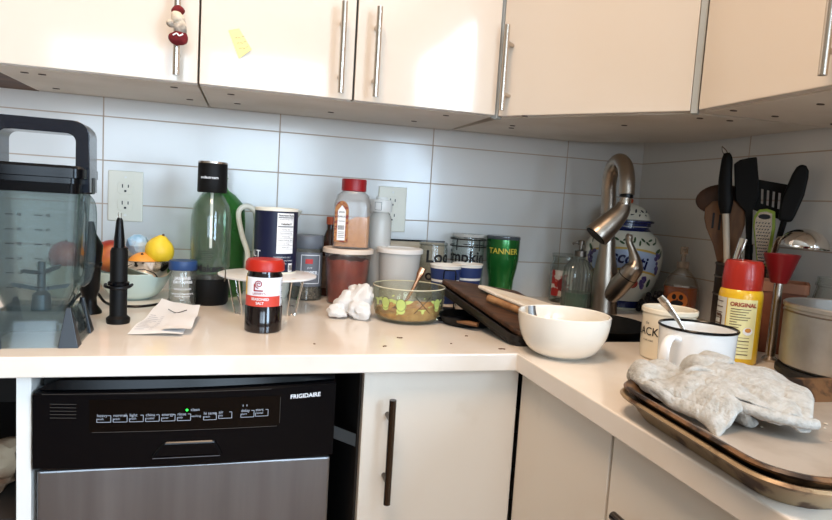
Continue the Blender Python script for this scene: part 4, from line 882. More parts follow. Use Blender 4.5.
bm = NB(); tube(bm, [C0 + e1 * 0.16 + e2 * 0.46 + nn * 0.009, C0 + e1 * 0.30 + e2 * 0.62 + nn * 0.009, C0 + e1 * 0.50 + e2 * 0.86 + nn * 0.009], [0.008, 0.0075, 0.007], 12, 3); tag(obj('wooden_spoon', bm, mat('spoon_wood', (168, 122, 78), 0.55, rgb2=(136, 92, 56), stretch=(2, 8, 8), nscale=10)), 'round wooden spoon handle lying across the dark board', 'spoon')
pts = [C0 + e1 * u_ + e2 * v_ for u_, v_ in ((0.27, 0.20), (0.36, 0.19), (0.85, 0.34), (1.0, 0.42), (1.0, 0.78), (0.75, 0.74), (0.52, 0.58), (0.34, 0.36))]
bm = NB(); loft(bm, [[tuple(p + nn * 0.006) for p in pts], [tuple(p + nn * 0.014) for p in pts]]); tag(obj('spatula', bm, mat('ivory_wood', (238, 224, 204), 0.5, rgb2=(226, 200, 164), nscale=24, lo=0.5, hi=0.8), smooth=False, bevel=0.003), 'ivory wedge shaped spatula lying on the dark wooden board', 'spatula')
t = thing('kitchen_knife', 'black knife handle with steel end poking out from under the trays', 'knife', (-0.69, -0.385, ZK), -20)
bm = NB(); tube(bm, [(-0.03, 0.0, 0.008), (0.0, 0.006, 0.009), (0.05, 0.02, 0.010), (0.09, 0.035, 0.010)], [0.006, 0.008, 0.009, 0.008], 12, 4, flat=0.7); obj('handle', bm, 'black_gloss', t)
bm = NB(); ball(bm, (-0.031, 0, 0.0075), 0.007, 0.006, 0.005); obj('end_cap', bm, 'chrome', t)
t = thing('frying_pan', 'small black pan with tan wooden handle wedged beneath the baking trays', 'pan', (-0.655, -0.385, ZK), -20)
bm = NB(); lathe(bm, [(0, 0.001), (0.050, 0.001), (0.062, 0.018), (0.063, 0.019), (0.050, 0.004), (0, 0.004)], 40); obj('pan_body', bm, 'black_matte', t)
bm = NB(); tube(bm, [(-0.020, -0.052, 0.014), (0.000, -0.062, 0.014), (0.020, -0.070, 0.013)], [0.005, 0.0065, 0.006], 12, 4, flat=0.7); obj('handle', bm, mat('tan_handle', (116, 78, 46), 0.5), t)
t = thing('skillet', 'large black skillet lying across the sink behind the white bowl', 'skillet', (-0.385, -0.412, 0.866), 0); t.scale = (0.87, 0.87, 1.0)
bm = NB(); lathe(bm, [(0, 0), (0.110, 0), (0.122, 0.010), (0.142, 0.046), (0.144, 0.048), (0.141, 0.049), (0.118, 0.010), (0.108, 0.005), (0, 0.005)], 64); obj('pan_body', bm, 'black_matte', t)
bm = NB(); tube(bm, [(0.105, -0.09, 0.040), (0.14, -0.12, 0.048), (0.20, -0.165, 0.050), (0.215, -0.178, 0.050)], [0.010, 0.011, 0.012, 0.008], 12, 4, flat=0.6); obj('handle', bm, 'black', t)

# white bowl
t = tag(obj('mixing_bowl', (lambda b: (lathe(b, [(0, 0), (0.038, 0), (0.040, 0.003)] + [(0.040 + 0.0425 * sin(pi / 2 * k / 10), 0.003 + 0.072 * (1 - cos(pi / 2 * k / 10))) for k in range(1, 11)] + [(0.0808, 0.0762)] + [(0.037 + 0.0425 * sin(pi / 2 * k / 10), 0.007 + 0.068 * (1 - cos(pi / 2 * k / 10))) for k in range(10, 0, -1)] + [(0.03, 0.006), (0, 0.006)], 64), b)[1])(NB()), mat('bowl_white', (240, 234, 222), 0.16, coat=0.4)), 'big plain white bowl at the inner corner of the worktop', 'bowl')
t.location = (-0.577, -0.640, ZK); t.scale = (0.94, 0.94, 0.97)
bm = NB()
for k in range(6):
    a = random.uniform(1.0, 2.4); ball(bm, (0.066 * cos(a) * 1.0, 0.066 * sin(a), 0.050 + 0.003 * k), 0.0012 + 0.0012 * random.random(), disp=0.0)
s_ = obj('food_specks', bm, mat('speck', (170, 120, 60), 0.8), t); s_['kind'] = 'stuff'
bm = NB(); tube(bm, [(-0.030, 0.036, 0.030), (-0.036, 0.046, 0.060), (-0.037, 0.050, 0.076)], [0.004, 0.0075, 0.007], 10, 4, flat=0.3, up=(0, 1, 0)); tag(obj('spoon', bm, mat('grey_spoon', (120, 116, 112), 0.35, 0.8)), 'grey spoon end leaning inside the big white bowl', 'spoon').location = (-0.577, -0.640, ZK)

# ------------------------------------------------------------------ sink corner: soap, jar, tap, biscuit jar
t = thing('candy_jar', 'clear square shouldered jar with red picture label behind the soap dispenser', 'jar', (-0.262, -0.075, ZK), -30)
bm = NB(); pr = [(0, 0), (0.039, 0), (0.0415, 0.004), (0.0415, 0.098), (0.037, 0.108), (0.036, 0.124)]
lathe(bm, pr + [(max(x - 0.0025, 0), max(z, 0.004)) for x, z in pr[::-1]], 40); obj('glass_body', bm, 'glass', t)
bm = NB(); lathe(bm, [(0, 0.122), (0.0385, 0.122), (0.039, 0.131), (0, 0.133)], 40); obj('lid', bm, 'glass', t)
bm = NB(); patch(bm, 0.0415, -0.95, 0.55, 0.018, 0.088, n=18); lb = obj('label_wrap', bm, mat('label_redwhite', (206, 196, 188), 0.6, rgb2=(160, 40, 36), nscale=45, lo=0.48, hi=0.52), t)
bm = NB(); disc(bm, on_round(0.0415, 0.0, -0.15, 0.0014), 0, 0.050, 0.013, 0.018); obj('label_emblem', bm, mat('emblem_dark', (120, 26, 30), 0.5), lb, smooth=False)
t = thing('soap_dispenser', 'ribbed clear glass soap dispenser with green soap and steel pump', 'dispenser', (-0.283, -0.178, ZK), -30)
bm = NB(); pr = [(0, 0), (0.035, 0), (0.0385, 0.006), (0.039, 0.085), (0.036, 0.105), (0.022, 0.122), (0.0135, 0.128), (0.0135, 0.134)]
lathe(bm, pr + [(max(x - 0.0025, 0), max(z, 0.005)) for x, z in pr[::-1]], 96, fd=0.03, flute=24); obj('glass_body', bm, clear('ribbed_glass', (248, 250, 248), (160, 170, 165), 0.06, (210, 214, 208)), t)
bm = NB(); lathe(bm, [(0, 0.0055), (0.0345, 0.0055), (0.0348, 0.042), (0, 0.042)], 40); obj('soap', bm, mat('green_soap', (24, 92, 58), 0.15, trans=0.3), t)
bm = NB(); lathe(bm, [(0, 0.1345), (0.0155, 0.1345), (0.0155, 0.1485), (0.006, 0.150), (0.0045, 0.151), (0.0045, 0.163), (0.0085, 0.1635), (0.0085, 0.174), (0.007, 0.1755), (0, 0.1755)], 24); tube(bm, [(0, 0, 0.1685), (-0.015, -0.002, 0.1685), (-0.021, -0.002, 0.164)], [0.0038, 0.0035, 0.0028], 10, 4); obj('pump', bm, 'steel_dark', t)

BN = mat('brushed_nickel', (166, 154, 141), 0.32, 1.0)
t = thing('kitchen_tap', 'tall brushed nickel pull down tap with arched neck and side lever', 'tap', (-0.240, -0.238, ZK), -34); t.scale = (1, 1, 0.965)
bm = NB(); lathe(bm, [(0, 0), (0.033, 0), (0.033, 0.004), (0.0315, 0.010), (0.0305, 0.06), (0.0300, 0.09), (0.0255, 0.125), (0.0205, 0.155), (0.0185, 0.19), (0, 0.19)], 32)
for v in bm.verts: v.co.x -= v.co.z * 0.03
obj('tap_body', bm, BN, t)
bm = NB(); tube(bm, [(-0.0055, 0, 0.185), (-0.010, -0.001, 0.25), (-0.0118, -0.004, 0.2926), (-0.0140, -0.012, 0.335), (-0.0085, -0.028, 0.371), (0.0059, -0.055, 0.3857), (0.0190, -0.085, 0.371), (0.0262, -0.102, 0.338), (0.0286, -0.108, 0.3027)], [0.0175, 0.0175, 0.0175, 0.0175, 0.0178, 0.018, 0.018, 0.018, 0.0175], 24, 6); obj('neck', bm, BN, t)
bm = NB(); tube(bm, [(0.0286, -0.108, 0.304), (0.0278, -0.1083, 0.296)], 0.0150, 18, 1); obj('joint_ring', bm, 'black', t)
bm = NB(); tube(bm, [(0.0280, -0.108, 0.298), (0.0262, -0.109, 0.282), (0.0245, -0.110, 0.270)], [0.0120, 0.0140, 0.0140], 18, 3); obj('hose_collar', bm, 'steel', t)
bm = NB(); tube(bm, [(0.0252, -0.1095, 0.280), (0.0180, -0.112, 0.260), (0.0000, -0.119, 0.236), (-0.0220, -0.129, 0.210), (-0.0290, -0.132, 0.202)], [0.0150, 0.0205, 0.0260, 0.0300, 0.0305], 26, 6); sp = obj('spray_head', bm, BN, t)
bm = NB(); p0 = V((-0.0290, -0.132, 0.202)); dirv = V((-0.021, -0.009, -0.025)).normalized(); tube(bm, [p0, p0 + dirv * 0.002], 0.0265, 26, 1); obj('spray_face', bm, 'black_matte', sp)
bm = NB(); tube(bm, [(-0.0080, 0.002, 0.030), (0.0112, -0.008, 0.052), (0.0303, -0.02, 0.076), (0.0469, -0.03, 0.1012), (0.0544, -0.0335, 0.115)], [0.026, 0.0255, 0.025, 0.024, 0.0235], 24, 5); obj('lever_housing', bm, BN, t)
bm = NB(); tube(bm, [(0.0480, -0.0305, 0.1032), (0.0490, -0.031, 0.1048)], 0.0246, 24, 1); obj('seam_ring', bm, 'black', t)
bm = NB(); tube(bm, [(0.0528, -0.033, 0.112), (0.0612, -0.035, 0.128), (0.0616, -0.035, 0.145), (0.0532, -0.035, 0.1696), (0.0448, -0.035, 0.1879), (0.0436, -0.035, 0.202), (0.0448, -0.035, 0.209)], [0.0232, 0.0215, 0.014, 0.0092, 0.0078, 0.0088, 0.006], 20, 6); obj('lever', bm, BN, t)

t = thing('biscotti_jar', 'big hand painted ceramic jar lettered Biscotti in the tiled corner', 'jar', (-0.128, -0.134, ZK), -35)
prj = [(0, 0), (0.062, 0), (0.065, 0.005), (0.066, 0.018), (0.072, 0.035), (0.088, 0.07), (0.0985, 0.11), (0.1005, 0.14), (0.096, 0.168), (0.082, 0.192), (0.064, 0.206), (0.058, 0.213), (0.058, 0.218), (0, 0.218)]
bm = NB(); lathe(bm, prj, 64); jb = obj('jar_body', bm, mat('majolica', (226, 222, 204), 0.22, coat=0.4), t)
def rj(z):
    for (r0, z0_), (r1, z1_) in zip(prj[1:], prj[2:]):
        if z0_ <= z <= z1_ and z1_ > z0_: return r0 + (r1 - r0) * (z - z0_) / (z1_ - z0_)
    return 0.058
bm = NB(); patch(bm, rj, -pi, pi, 0.006, 0.024, 0.0008, 48, 4); patch(bm, rj, -pi, pi, 0.206, 0.217, 0.0008, 48, 3); NAVY = mat('glaze_navy', (28, 36, 84), 0.25, coat=0.4); obj('navy_band', bm, NAVY, jb)
def ctr(x, base): return base + 0.010 * cos(min(1.4, abs(x) * 12)) - 0.010
bm = NB(); n = 40
def arcband(bm, zlo, zhi, a0, a1, dip, off):
    g = []
    for k in range(5):
        q = k / 4; row = []
        for i in range(n + 1):
            a = a0 + (a1 - a0) * i / n; z = zlo + (zhi - zlo) * q - dip * (a - 0.05) ** 2
            row.append(bm.verts.new(((rj(z) + off) * sin(a), -(rj(z) + off) * cos(a), z)))
        g.append(row)
    for p, q in zip(g, g[1:]):
        for i in range(n): bm.faces.new((p[i], p[i + 1], q[i + 1], q[i]))
arcband(bm, 0.112, 0.160, -0.85, 0.95, 0.014, 0.0009); obj('blue_banner', bm, mat('glaze_blue', (176, 192, 220), 0.3, coat=0.3), jb)
bm = NB(); arcband(bm, 0.160, 0.1655, -0.95, 1.05, 0.014, 0.0012); arcband(bm, 0.1065, 0.112, -0.95, 1.05, 0.014, 0.0012); obj('ochre_edge', bm, mat('glaze_ochre', (206, 172, 88), 0.3, coat=0.3), jb)
bm = NB(); pl = on_round(rj, 0.0, 0.04, 0.0018)
text(bm, 'Biscotti', 0.043, lambda x, y: pl(x * 0.94 + y * 0.25, 0.138 + y - 0.12 * x - 1.6 * x * x), bold=0.025); obj('lettering', bm, NAVY, jb, smooth=False)
random.seed(11)
GRP = mat('glaze_purple', (70, 56, 104), 0.3, rgb2=(104, 90, 142), nscale=120); pl = on_round(rj, 0.0, 0.0, 0.0016)
for cx, zb, hh, wd, cnt in ((-0.092, 0.098, 0.052, 0.016, 26), (0.098, 0.098, 0.052, 0.016, 26), (0.055, 0.062, 0.030, 0.012, 14)):
    bm = NB()
    for k in range(cnt): yy = random.uniform(0, 1); disc(bm, pl, cx + random.uniform(-1, 1) * wd * yy, zb + hh * yy, 0.0052, n=9)
    obj('painted_grapes', bm, GRP, jb, smooth=False)
bm = NB()
for (a, z, rr_) in ((0.004, 0.082, 0.017), (0.030, 0.074, 0.014), (-0.030, 0.074, 0.016)): disc(bm, pl, a, z, rr_, rr_ * 0.95, 18)
obj('painted_fruit', bm, mat('glaze_red', (150, 44, 40), 0.3, rgb2=(178, 96, 60), nscale=40), jb, smooth=False)
bm = NB()
for k in range(-4, 5):
    for s2 in (-1, 1): disc(bm, pl, k * 0.022 + s2 * 0.004, 0.181 + 0.004 * s2, 0.0075, 0.0028, 10, rot=0.5 * s2 + k)
for (a, z, q) in ((0.100, 0.158, 0.4), (-0.095, 0.158, 2.4), (0.045, 0.098, 0.9), (-0.05, 0.092, 2.0), (0.015, 0.060, 0.2), (0.075, 0.075, 1.2), (0.112, 0.150, 1.0)): disc(bm, pl, a, z, 0.012, 0.005, 12, rot=q)
obj('painted_leaves', bm, mat('glaze_green', (58, 84, 50), 0.3), jb, smooth=False)
prl = [(0.058, 0.2182), (0.0625, 0.2185), (0.0625, 0.226), (0.070, 0.2285), (0.070, 0.233), (0.062, 0.236), (0.056, 0.252), (0.042, 0.268), (0.022, 0.277), (0.012, 0.279), (0, 0.279)]
bm = NB(); lathe(bm, [(0, 0.2182)] + prl, 56); ld = obj('lid', bm, 'majolica' if 'majolica' in M else mat('majolica_lid', (226, 222, 204), 0.22, coat=0.4), t)
bm = NB(); lathe(bm, [(0.0632, 0.2187), (0.0632, 0.226), (0.0706, 0.2285), (0.0706, 0.233), (0.0625, 0.2358)], 56); obj('navy_band', bm, NAVY, ld)
bm = NB(); lathe(bm, [(0, 0.2792), (0.0125, 0.2792), (0.014, 0.287), (0.012, 0.290), (0, 0.290)], 24); obj('orange_knob', bm, mat('glaze_orange', (206, 88, 40), 0.3, coat=0.3), ld)
bm = NB(); ball(bm, (0, 0, 0.2955), 0.0125, 0.0125, 0.0065); obj('knob_top', bm, 'black_gloss', ld)
def rl(z): return 0.062 + (0.042 - 0.062) * (z - 0.236) / 0.032
bm = NB(); pl2 = on_round(rl, 0.0, 0.0, 0.0035)
for k in range(-3, 4):
    for s2 in (-1, 1): disc(bm, pl2, k * 0.018 + s2 * 0.0035, 0.254 + 0.004 * s2, 0.006, 0.0024, 10, rot=0.6 * s2 + k)
obj('painted_leaves', bm, 'ink', ld, smooth=False)

bm = NB(); random.seed(5)
for k in range(110):
    a = random.uniform(0, 2 * pi); q = random.random() ** 0.5; ball(bm, (0.044 * q * cos(a), 0.024 * q * sin(a), 0.007 + 0.052 * (1 - q * q) ** 0.6 * random.random() ** 0.5), 0.0068, seg=8, rings=6)
t = tag(obj('scouring_pad', bm, mat('dark_berry', (24, 20, 22), 0.45)), 'dark lumpy bundle lying beside the painted ceramic jar', 'scourer'); t.location = (-0.098, -0.252, ZK); t.rotation_euler = (0, 0, RAD(-38))

t = thing('soap_bottle', 'clear pump bottle of orange soap with a pumpkin face print', 'bottle', (-0.052, -0.277, ZK), -40); t.scale = (1.14, 1.14, 1.16)
so = [(0.034, 0.020, 0.0, 0.015), (0.0375, 0.0215, 0.006, 0.017), (0.0375, 0.0215, 0.062, 0.018), (0.030, 0.019, 0.085, 0.018), (0.016, 0.0145, 0.100, 0.0135), (0.012, 0.012, 0.106, 0.0115)]
bm = NB(); loft(bm, [rrect(*q, n=6) for q in so] + [rrect(a - 0.0022, b - 0.0022, max(z, 0.004), c2 - 0.002, n=6) for a, b, z, c2 in so[::-1]]); obj('bottle_body', bm, clear('bottle_clear', (252, 250, 247), (224, 214, 202), 0.03), t)
bm = NB(); loft(bm, [rrect(a - 0.003, b - 0.003, z, c2 - 0.003, n=6) for a, b, z, c2 in ((0.034, 0.020, 0.0045, 0.015), (0.037, 0.0215, 0.008, 0.017), (0.037, 0.0215, 0.066, 0.017))]); obj('orange_soap', bm, mat('orange_soap', (178, 84, 28), 0.2, trans=0.25), t)
bm = NB(); disc(bm, on_flat(-0.004, -0.0223, 0.038), 0, 0, 0.021, 0.019, 22); pk = obj('pumpkin_print', bm, mat('pumpkin', (214, 122, 48), 0.5), t, smooth=False)
bm = NB(); pl = on_flat(-0.004, -0.0228, 0.038); disc(bm, pl, -0.007, 0.007, 0.0045, 0.006, 10); disc(bm, pl, 0.007, 0.007, 0.0045, 0.006, 10); disc(bm, pl, 0, -0.006, 0.013, 0.006, 14); disc(bm, pl, 0, 0.0015, 0.0015, 0.002, 6); obj('face', bm, 'ink', pk, smooth=False)
bm = NB(); text(bm, 'halloween', 0.0075, on_flat(0.002, -0.0226, 0.069), bold=0.02); obj('lettering', bm, 'lettering', t, smooth=False)
bm = NB(); lathe(bm, [(0, 0.1065), (0.0125, 0.1065), (0.0125, 0.120), (0.005, 0.121), (0.0045, 0.135), (0.008, 0.136), (0.0075, 0.152), (0, 0.153)], 20); tube(bm, [(0, 0, 0.146), (0.004, -0.02, 0.146), (0.005, -0.024, 0.142)], 0.003, 8, 3); obj('pump', bm, mat('pump_clear', (220, 196, 174), 0.2, trans=0.6), t)

# ------------------------------------------------------------------ mugs
t = thing('mug', 'tall cream mug with dark lettering behind the white enamel mug', 'mug', (-0.386, -0.664, ZK), -38); t.scale = (0.87, 0.87, 0.93)
pr = [(0, 0), (0.046, 0), (0.0495, 0.003), (0.0505, 0.02), (0.0505, 0.084), (0.0535, 0.088), (0.0535, 0.094), (0.0515, 0.096)]
bm = NB(); lathe(bm, pr + [(0.0475, 0.094), (0.0465, 0.088), (0.0465, 0.012), (0.04, 0.007), (0, 0.006)], 56); obj('mug_body', bm, mat('cream_glaze', (234, 224, 202), 0.25, coat=0.3), t)
bm = NB(); text(bm, 'BLACK', 0.0215, on_round(0.0505, 0.052, -0.98), bold=0.005); text(bm, 'fresh roast', 0.0055, on_round(0.0505, 0.036, -0.75)); text(bm, 'the', 0.0075, on_round(0.0505, 0.068, -0.85)); obj('lettering', bm, 'ink', t, smooth=False)
t = thing('enamel_mug', 'wide white enamel mug with black rim and a spoon in it', 'mug', (-0.416, -0.770, ZK), -41); t.scale = (0.89, 0.89, 1.0)
pr = [(0, 0), (0.054, 0), (0.060, 0.004), (0.0615, 0.015), (0.0635, 0.070), (0.0645, 0.078)]
bm = NB(); lathe(bm, pr + [(0.0630, 0.078), (0.0615, 0.070), (0.0595, 0.014), (0.05, 0.006), (0, 0.005)], 64); obj('mug_body', bm, mat('enamel_white', (238, 238, 236), 0.14, coat=0.5), t)
bm = NB(); tube(bm, [(0.0640 * cos(2 * pi * k / 60), 0.0640 * sin(2 * pi * k / 60), 0.078) for k in range(61)], 0.0022, 10, 1); obj('black_rim', bm, 'black_gloss', t)
bm = NB(); tube(bm, [(-0.030, -0.052, 0.062), (-0.040, -0.074, 0.067), (-0.045, -0.090, 0.058), (-0.046, -0.094, 0.040), (-0.043, -0.085, 0.022), (-0.032, -0.056, 0.016)], [0.010, 0.0085, 0.008, 0.008, 0.008, 0.009], 14, 6, flat=0.55); obj('handle', bm, 'enamel_white' if 'enamel_white' in M else mat('enamel_white2', (238, 238, 236), 0.14, coat=0.5), t)
bm = NB(); tube(bm, [(0.012, 0.012, 0.010), (-0.024, 0.010, 0.074), (-0.044, 0.008, 0.100), (-0.052, 0.007, 0.109), (-0.060, 0.007, 0.1175)], [0.0025, 0.003, 0.0055, 0.0075, 0.0055], 12, 5, flat=0.4, up=(0, 1, 0.4)); sp = thing('spoon', 'steel teaspoon standing in the white enamel mug', 'spoon', (-0.416, -0.770, ZK), -41); obj('handle', bm, 'steel', sp)
bm = NB(); ball(bm, (0.018, 0.012, 0.010), 0.016, 0.011, 0.004, M4=R(0.5, 'Y')); obj('spoon_bowl', bm, 'steel', sp)

# ------------------------------------------------------------------ yellow can, box, rod
t = thing('cooking_spray', 'yellow aerosol can with red cap and a label reading ORIGINAL', 'can', (-0.262, -0.688, ZK), -44); t.scale = (0.92, 0.92, 0.97)
bm = NB(); lathe(bm, [(0, 0), (0.036, 0), (0.038, 0.003), (0.038, 0.122), (0.0365, 0.131), (0.033, 0.135), (0, 0.135)], 48); obj('can_body', bm, mat('can_yellow', (232, 184, 30), 0.3, coat=0.3), t)
bm = NB(); lathe(bm, [(0, 0.1335), (0.0345, 0.1335), (0.0350, 0.150), (0.0335, 0.178), (0.030, 0.185), (0, 0.187)], 48); obj('cap', bm, mat('cap_red', (166, 34, 18), 0.32, coat=0.2), t)
bm = NB(); patch(bm, 0.038, -0.55, 0.85, 0.012, 0.118, n=20); lb = obj('label_panel', bm, mat('label_lemon', (236, 228, 168), 0.5), t)
bm = NB(); patch(bm, 0.038, -1.4, -0.6, 0.012, 0.118, n=12); obj('facts_panel', bm, mat('label_grey2', (206, 204, 196), 0.5), t)
bm = NB(); text(bm, 'ORIGINAL', 0.0098, on_round(0.0384, 0.108, 0.17), bold=0.03); obj('title_lettering', bm, mat('title_red', (150, 40, 30), 0.5), lb, smooth=False)
bm = NB(); pl = on_round(0.0384, 0.0, 0.0)
for k in range(10): bar(bm, pl, -0.014, 0.1 - k * 0.0046, (0.020 if k < 5 else 0.006) - 0.004 * (k % 3), 0.1 - k * 0.0046, 0.0012)
for k in range(6): bar(bm, pl, -0.014, 0.050 - k * 0.006, 0.022, 0.050 - k * 0.006, 0.0016 if k % 2 else 0.0008)
for k in range(9): bar(bm, pl, -0.05, 0.11 - k * 0.010, -0.03, 0.11 - k * 0.010, 0.0014)
bar(bm, pl, -0.048, 0.085, -0.032, 0.085, 0.0045); bar(bm, pl, -0.032, 0.085, -0.032, 0.062, 0.004)
obj('small_print', bm, mat('print_brown', (92, 66, 50), 0.6), lb, smooth=False)
bm = NB(); disc(bm, pl, 0.018, 0.062, 0.009, 0.007); obj('food_picture', bm, 'paper', lb, smooth=False); bm = NB(); disc(bm, on_round(0.0384, 0, 0, 0.0018), 0.018, 0.064, 0.0055, 0.004); obj('food_print', bm, mat('toast', (206, 140, 60), 0.6), lb, smooth=False)

t = thing('terracotta_canister', 'reddish brown open box shaped canister behind the yellow can', 'canister', (-0.100, -0.618, ZK), -46)
bm = NB(); so = [(0.038, 0.038, 0.0, 0.008), (0.042, 0.042, 0.128, 0.008)]
loft(bm, [rrect(*q) for q in so] + [rrect(0.039, 0.039, 0.128, 0.006), rrect(0.035, 0.035, 0.006, 0.006)]); obj('body', bm, mat('terracotta', (128, 76, 54), 0.6, rgb2=(108, 60, 42), nscale=12), t)
bm = NB(); loft(bm, [rrect(0.0435, 0.0435, 0.118, 0.009), rrect(0.0445, 0.0445, 0.119, 0.009), rrect(0.0445, 0.0445, 0.137, 0.009), rrect(0.0395, 0.0395, 0.137, 0.006), rrect(0.0395, 0.0395, 0.129, 0.006), rrect(0.0425, 0.0425, 0.128, 0.009)], cap=False); obj('rim', bm, mat('terracotta_light', (150, 102, 76), 0.6), t)
t = thing('plunger_tool', 'dark red cup head on an upright steel rod beside the stock pot', 'utensil', (-0.187, -0.692, ZK), -47)
bm = NB(); lathe(bm, [(0, 0), (0.013, 0), (0.0135, 0.004), (0.008, 0.010), (0.0072, 0.145), (0, 0.145)], 24); obj('rod', bm, 'steel', t)
bm = NB(); lathe(bm, [(0, 0.142), (0.013, 0.142), (0.0145, 0.145), (0.0285, 0.191), (0.0295, 0.194), (0.0275, 0.194), (0.0125, 0.150), (0, 0.149)], 32); obj('cup_head', bm, mat('dark_red', (122, 20, 24), 0.35), t)
t = thing('glass_jar', 'open clear glass jar against the right wall behind the stock pot', 'jar', (-0.056, -0.700, ZK), -48)
bm = NB(); pr = [(0, 0), (0.040, 0), (0.043, 0.004), (0.043, 0.100), (0.038, 0.125), (0.036, 0.132), (0.036, 0.137), (0.038, 0.139), (0.038, 0.143), (0.036, 0.146), (0.036, 0.154)]
lathe(bm, pr + [(max(x - 0.0025, 0), max(z, 0.005)) for x, z in pr[::-1]], 44); obj('glass_body', bm, 'glass', t)

# ------------------------------------------------------------------ crock of utensils
K = (-0.078, -0.500, ZK); KR = -44
t = thing('utensil_crock', 'dark patterned metal crock full of cooking utensils', 'crock', K, KR)
bm = NB(); pr = [(0, 0), (0.054, 0), (0.056, 0.004), (0.056, 0.158)]
lathe(bm, pr + [(0.0535, 0.1585), (0.0535, 0.006), (0, 0.005)], 48); obj('crock_body', bm, mat('crock_dark', (52, 44, 38), 0.4, 0.5), t)
bm = NB()
for zz in (0.155, 0.128, 0.09): tube(bm, [(0.0562 * cos(2 * pi * k / 48), 0.0562 * sin(2 * pi * k / 48), zz) for k in range(49)], 0.002, 8, 1)
obj('ring', bm, 'steel_dark', t)
def uten(name, label, cat='utensil'): return thing(name, label, cat, K, KR)
WD = mat('dark_spoon_wood', (74, 46, 30), 0.5, rgb2=(52, 32, 22), stretch=(6, 6, 1.5), nscale=10)
WM = mat('mid_spoon_wood', (116, 78, 46), 0.5, rgb2=(88, 56, 32), stretch=(6, 6, 1.5), nscale=10)
BK = mat('nylon_black', (8, 8, 8), 0.5, spec=0.22)
u_ = uten('wooden_spoon', 'dark wooden spoon with wide oval head at the back of the crock', 'spoon')
bm = NB(); ball(bm, (-0.062, 0.026, 0.293), 0.050, 0.010, 0.033, 28, 16, R(-0.12, 'Y')); obj('spoon_bowl', bm, WD, u_)
bm = NB(); tube(bm, [(-0.045, 0.024, 0.285), (-0.018, 0.018, 0.16), (0.004, 0.008, 0.02)], 0.007, 12, 3); obj('handle', bm, WD, u_)
u_ = uten('slotted_spatula', 'brown slotted wooden spatula below the dark wooden spoon', 'spatula')
ol = [(-0.0895, 0.2721), (-0.0753, 0.2881), (-0.0351, 0.2924), (-0.0128, 0.2766), (-0.0092, 0.2406), (-0.0154, 0.2081), (-0.0277, 0.1594), (-0.0546, 0.1567), (-0.066, 0.1929), (-0.0833, 0.2287), (-0.0894, 0.2502)]
bm = NB(); prism(bm, ol, 0.004, 0.010); hd = obj('head', bm, WM, u_, smooth=False, bevel=0.002)
for (x, z) in ((-0.071, 0.246), (-0.058, 0.243)): bm = NB(); box(bm, x - 0.0022, x + 0.0022, 0.0034, 0.0106, z - 0.017, z + 0.017); obj('slot', bm, 'ink', hd, smooth=False)
bm = NB(); tube(bm, [(-0.041, 0.007, 0.165), (-0.034, 0.004, 0.09), (-0.024, 0, 0.02)], [0.012, 0.008, 0.008], 12, 3, flat=0.5); obj('handle', bm, WM, u_)
u_ = uten('basting_brush', 'black grip with wire hook and pale shaft, tallest tool of the crock', 'utensil')
bm = NB(); tube(bm, [(-0.058, -0.014, 0.390), (-0.056, -0.014, 0.375), (-0.055, -0.014, 0.33), (-0.050, -0.014, 0.285), (-0.048, -0.014, 0.262)], [0.006, 0.011, 0.0135, 0.0145, 0.010], 18, 5, flat=0.7, up=(0, 1, 0)); obj('grip', bm, BK, u_)
bm = NB(); tube(bm, [(-0.056, -0.014, 0.388), (-0.060, -0.014, 0.396), (-0.0685, -0.014, 0.404)], 0.0012, 8, 3); tube(bm, [(-0.0685, -0.014, 0.404), (-0.067, -0.014, 0.394), (-0.0635, -0.014, 0.388)], 0.0008, 8, 3); obj('hook', bm, 'steel_dark', u_)
bm = NB(); tube(bm, [(-0.048, -0.014, 0.266), (-0.035, -0.016, 0.16), (-0.020, -0.014, 0.02)], [0.0065, 0.0065, 0.005], 14, 3); obj('shaft', bm, mat('pale_shaft', (206, 192, 172), 0.4), u_)
u_ = uten('silicone_spatula', 'broad black spatula with slanted top in the middle of the crock', 'spatula')
ol = [(-0.0427, 0.3686), (-0.0322, 0.3773), (-0.0158, 0.3818), (-0.0012, 0.3842), (0.0072, 0.3365), (0.0104, 0.3052), (0.0025, 0.2732), (0.007, 0.2099), (0.012, 0.164), (-0.0031, 0.1617), (-0.0042, 0.209), (-0.0119, 0.2681), (-0.0332, 0.2925)]
bm = NB(); prism(bm, ol, -0.004, 0.004); obj('blade', bm, BK, u_, smooth=False, bevel=0.0025)
bm = NB(); tube(bm, [(0.003, 0, 0.20), (0.008, 0, 0.10), (0.012, 0, 0.02)], 0.0075, 12, 3); obj('handle', bm, BK, u_)
u_ = uten('slotted_turner', 'black slotted turner beside the broad black spatula', 'spatula')
def seg_face(bm, quads, y0, y1):
    for q in quads: prism(bm, q, y0, y1)
bm = NB()
topL, topR, botR, botL = V((-0.006, 0.340)), V((0.062, 0.329)), V((0.063, 0.253)), V((0.000, 0.275))
def bl(a, b): p = (topL * (1 - a) + topR * a) * (1 - b) + (botL * (1 - a) + botR * a) * b; return (p.x, p.y)
cols = [0, 0.27, 0.335, 0.43, 0.495, 0.59, 0.655, 0.75, 0.815, 1.0]
for i, (a, b) in enumerate(zip(cols, cols[1:])):
    if i % 2 == 0: prism(bm, [bl(a, 0), bl(b, 0), bl(b, 1), bl(a, 1)], 0.010, 0.013)
    else: prism(bm, [bl(a, 0), bl(b, 0), bl(b, 0.27), bl(a, 0.27)], 0.010, 0.013); prism(bm, [bl(a, 0.72), bl(b, 0.72), bl(b, 1), bl(a, 1)], 0.010, 0.013)
obj('blade', bm, BK, u_, smooth=False, weld=True)
bm = NB(); tube(bm, [(0.036, 0.0115, 0.268), (0.026, 0.010, 0.16), (0.020, 0.004, 0.02)], [0.009, 0.006, 0.006], 12, 3, flat=0.6); obj('handle', bm, BK, u_)
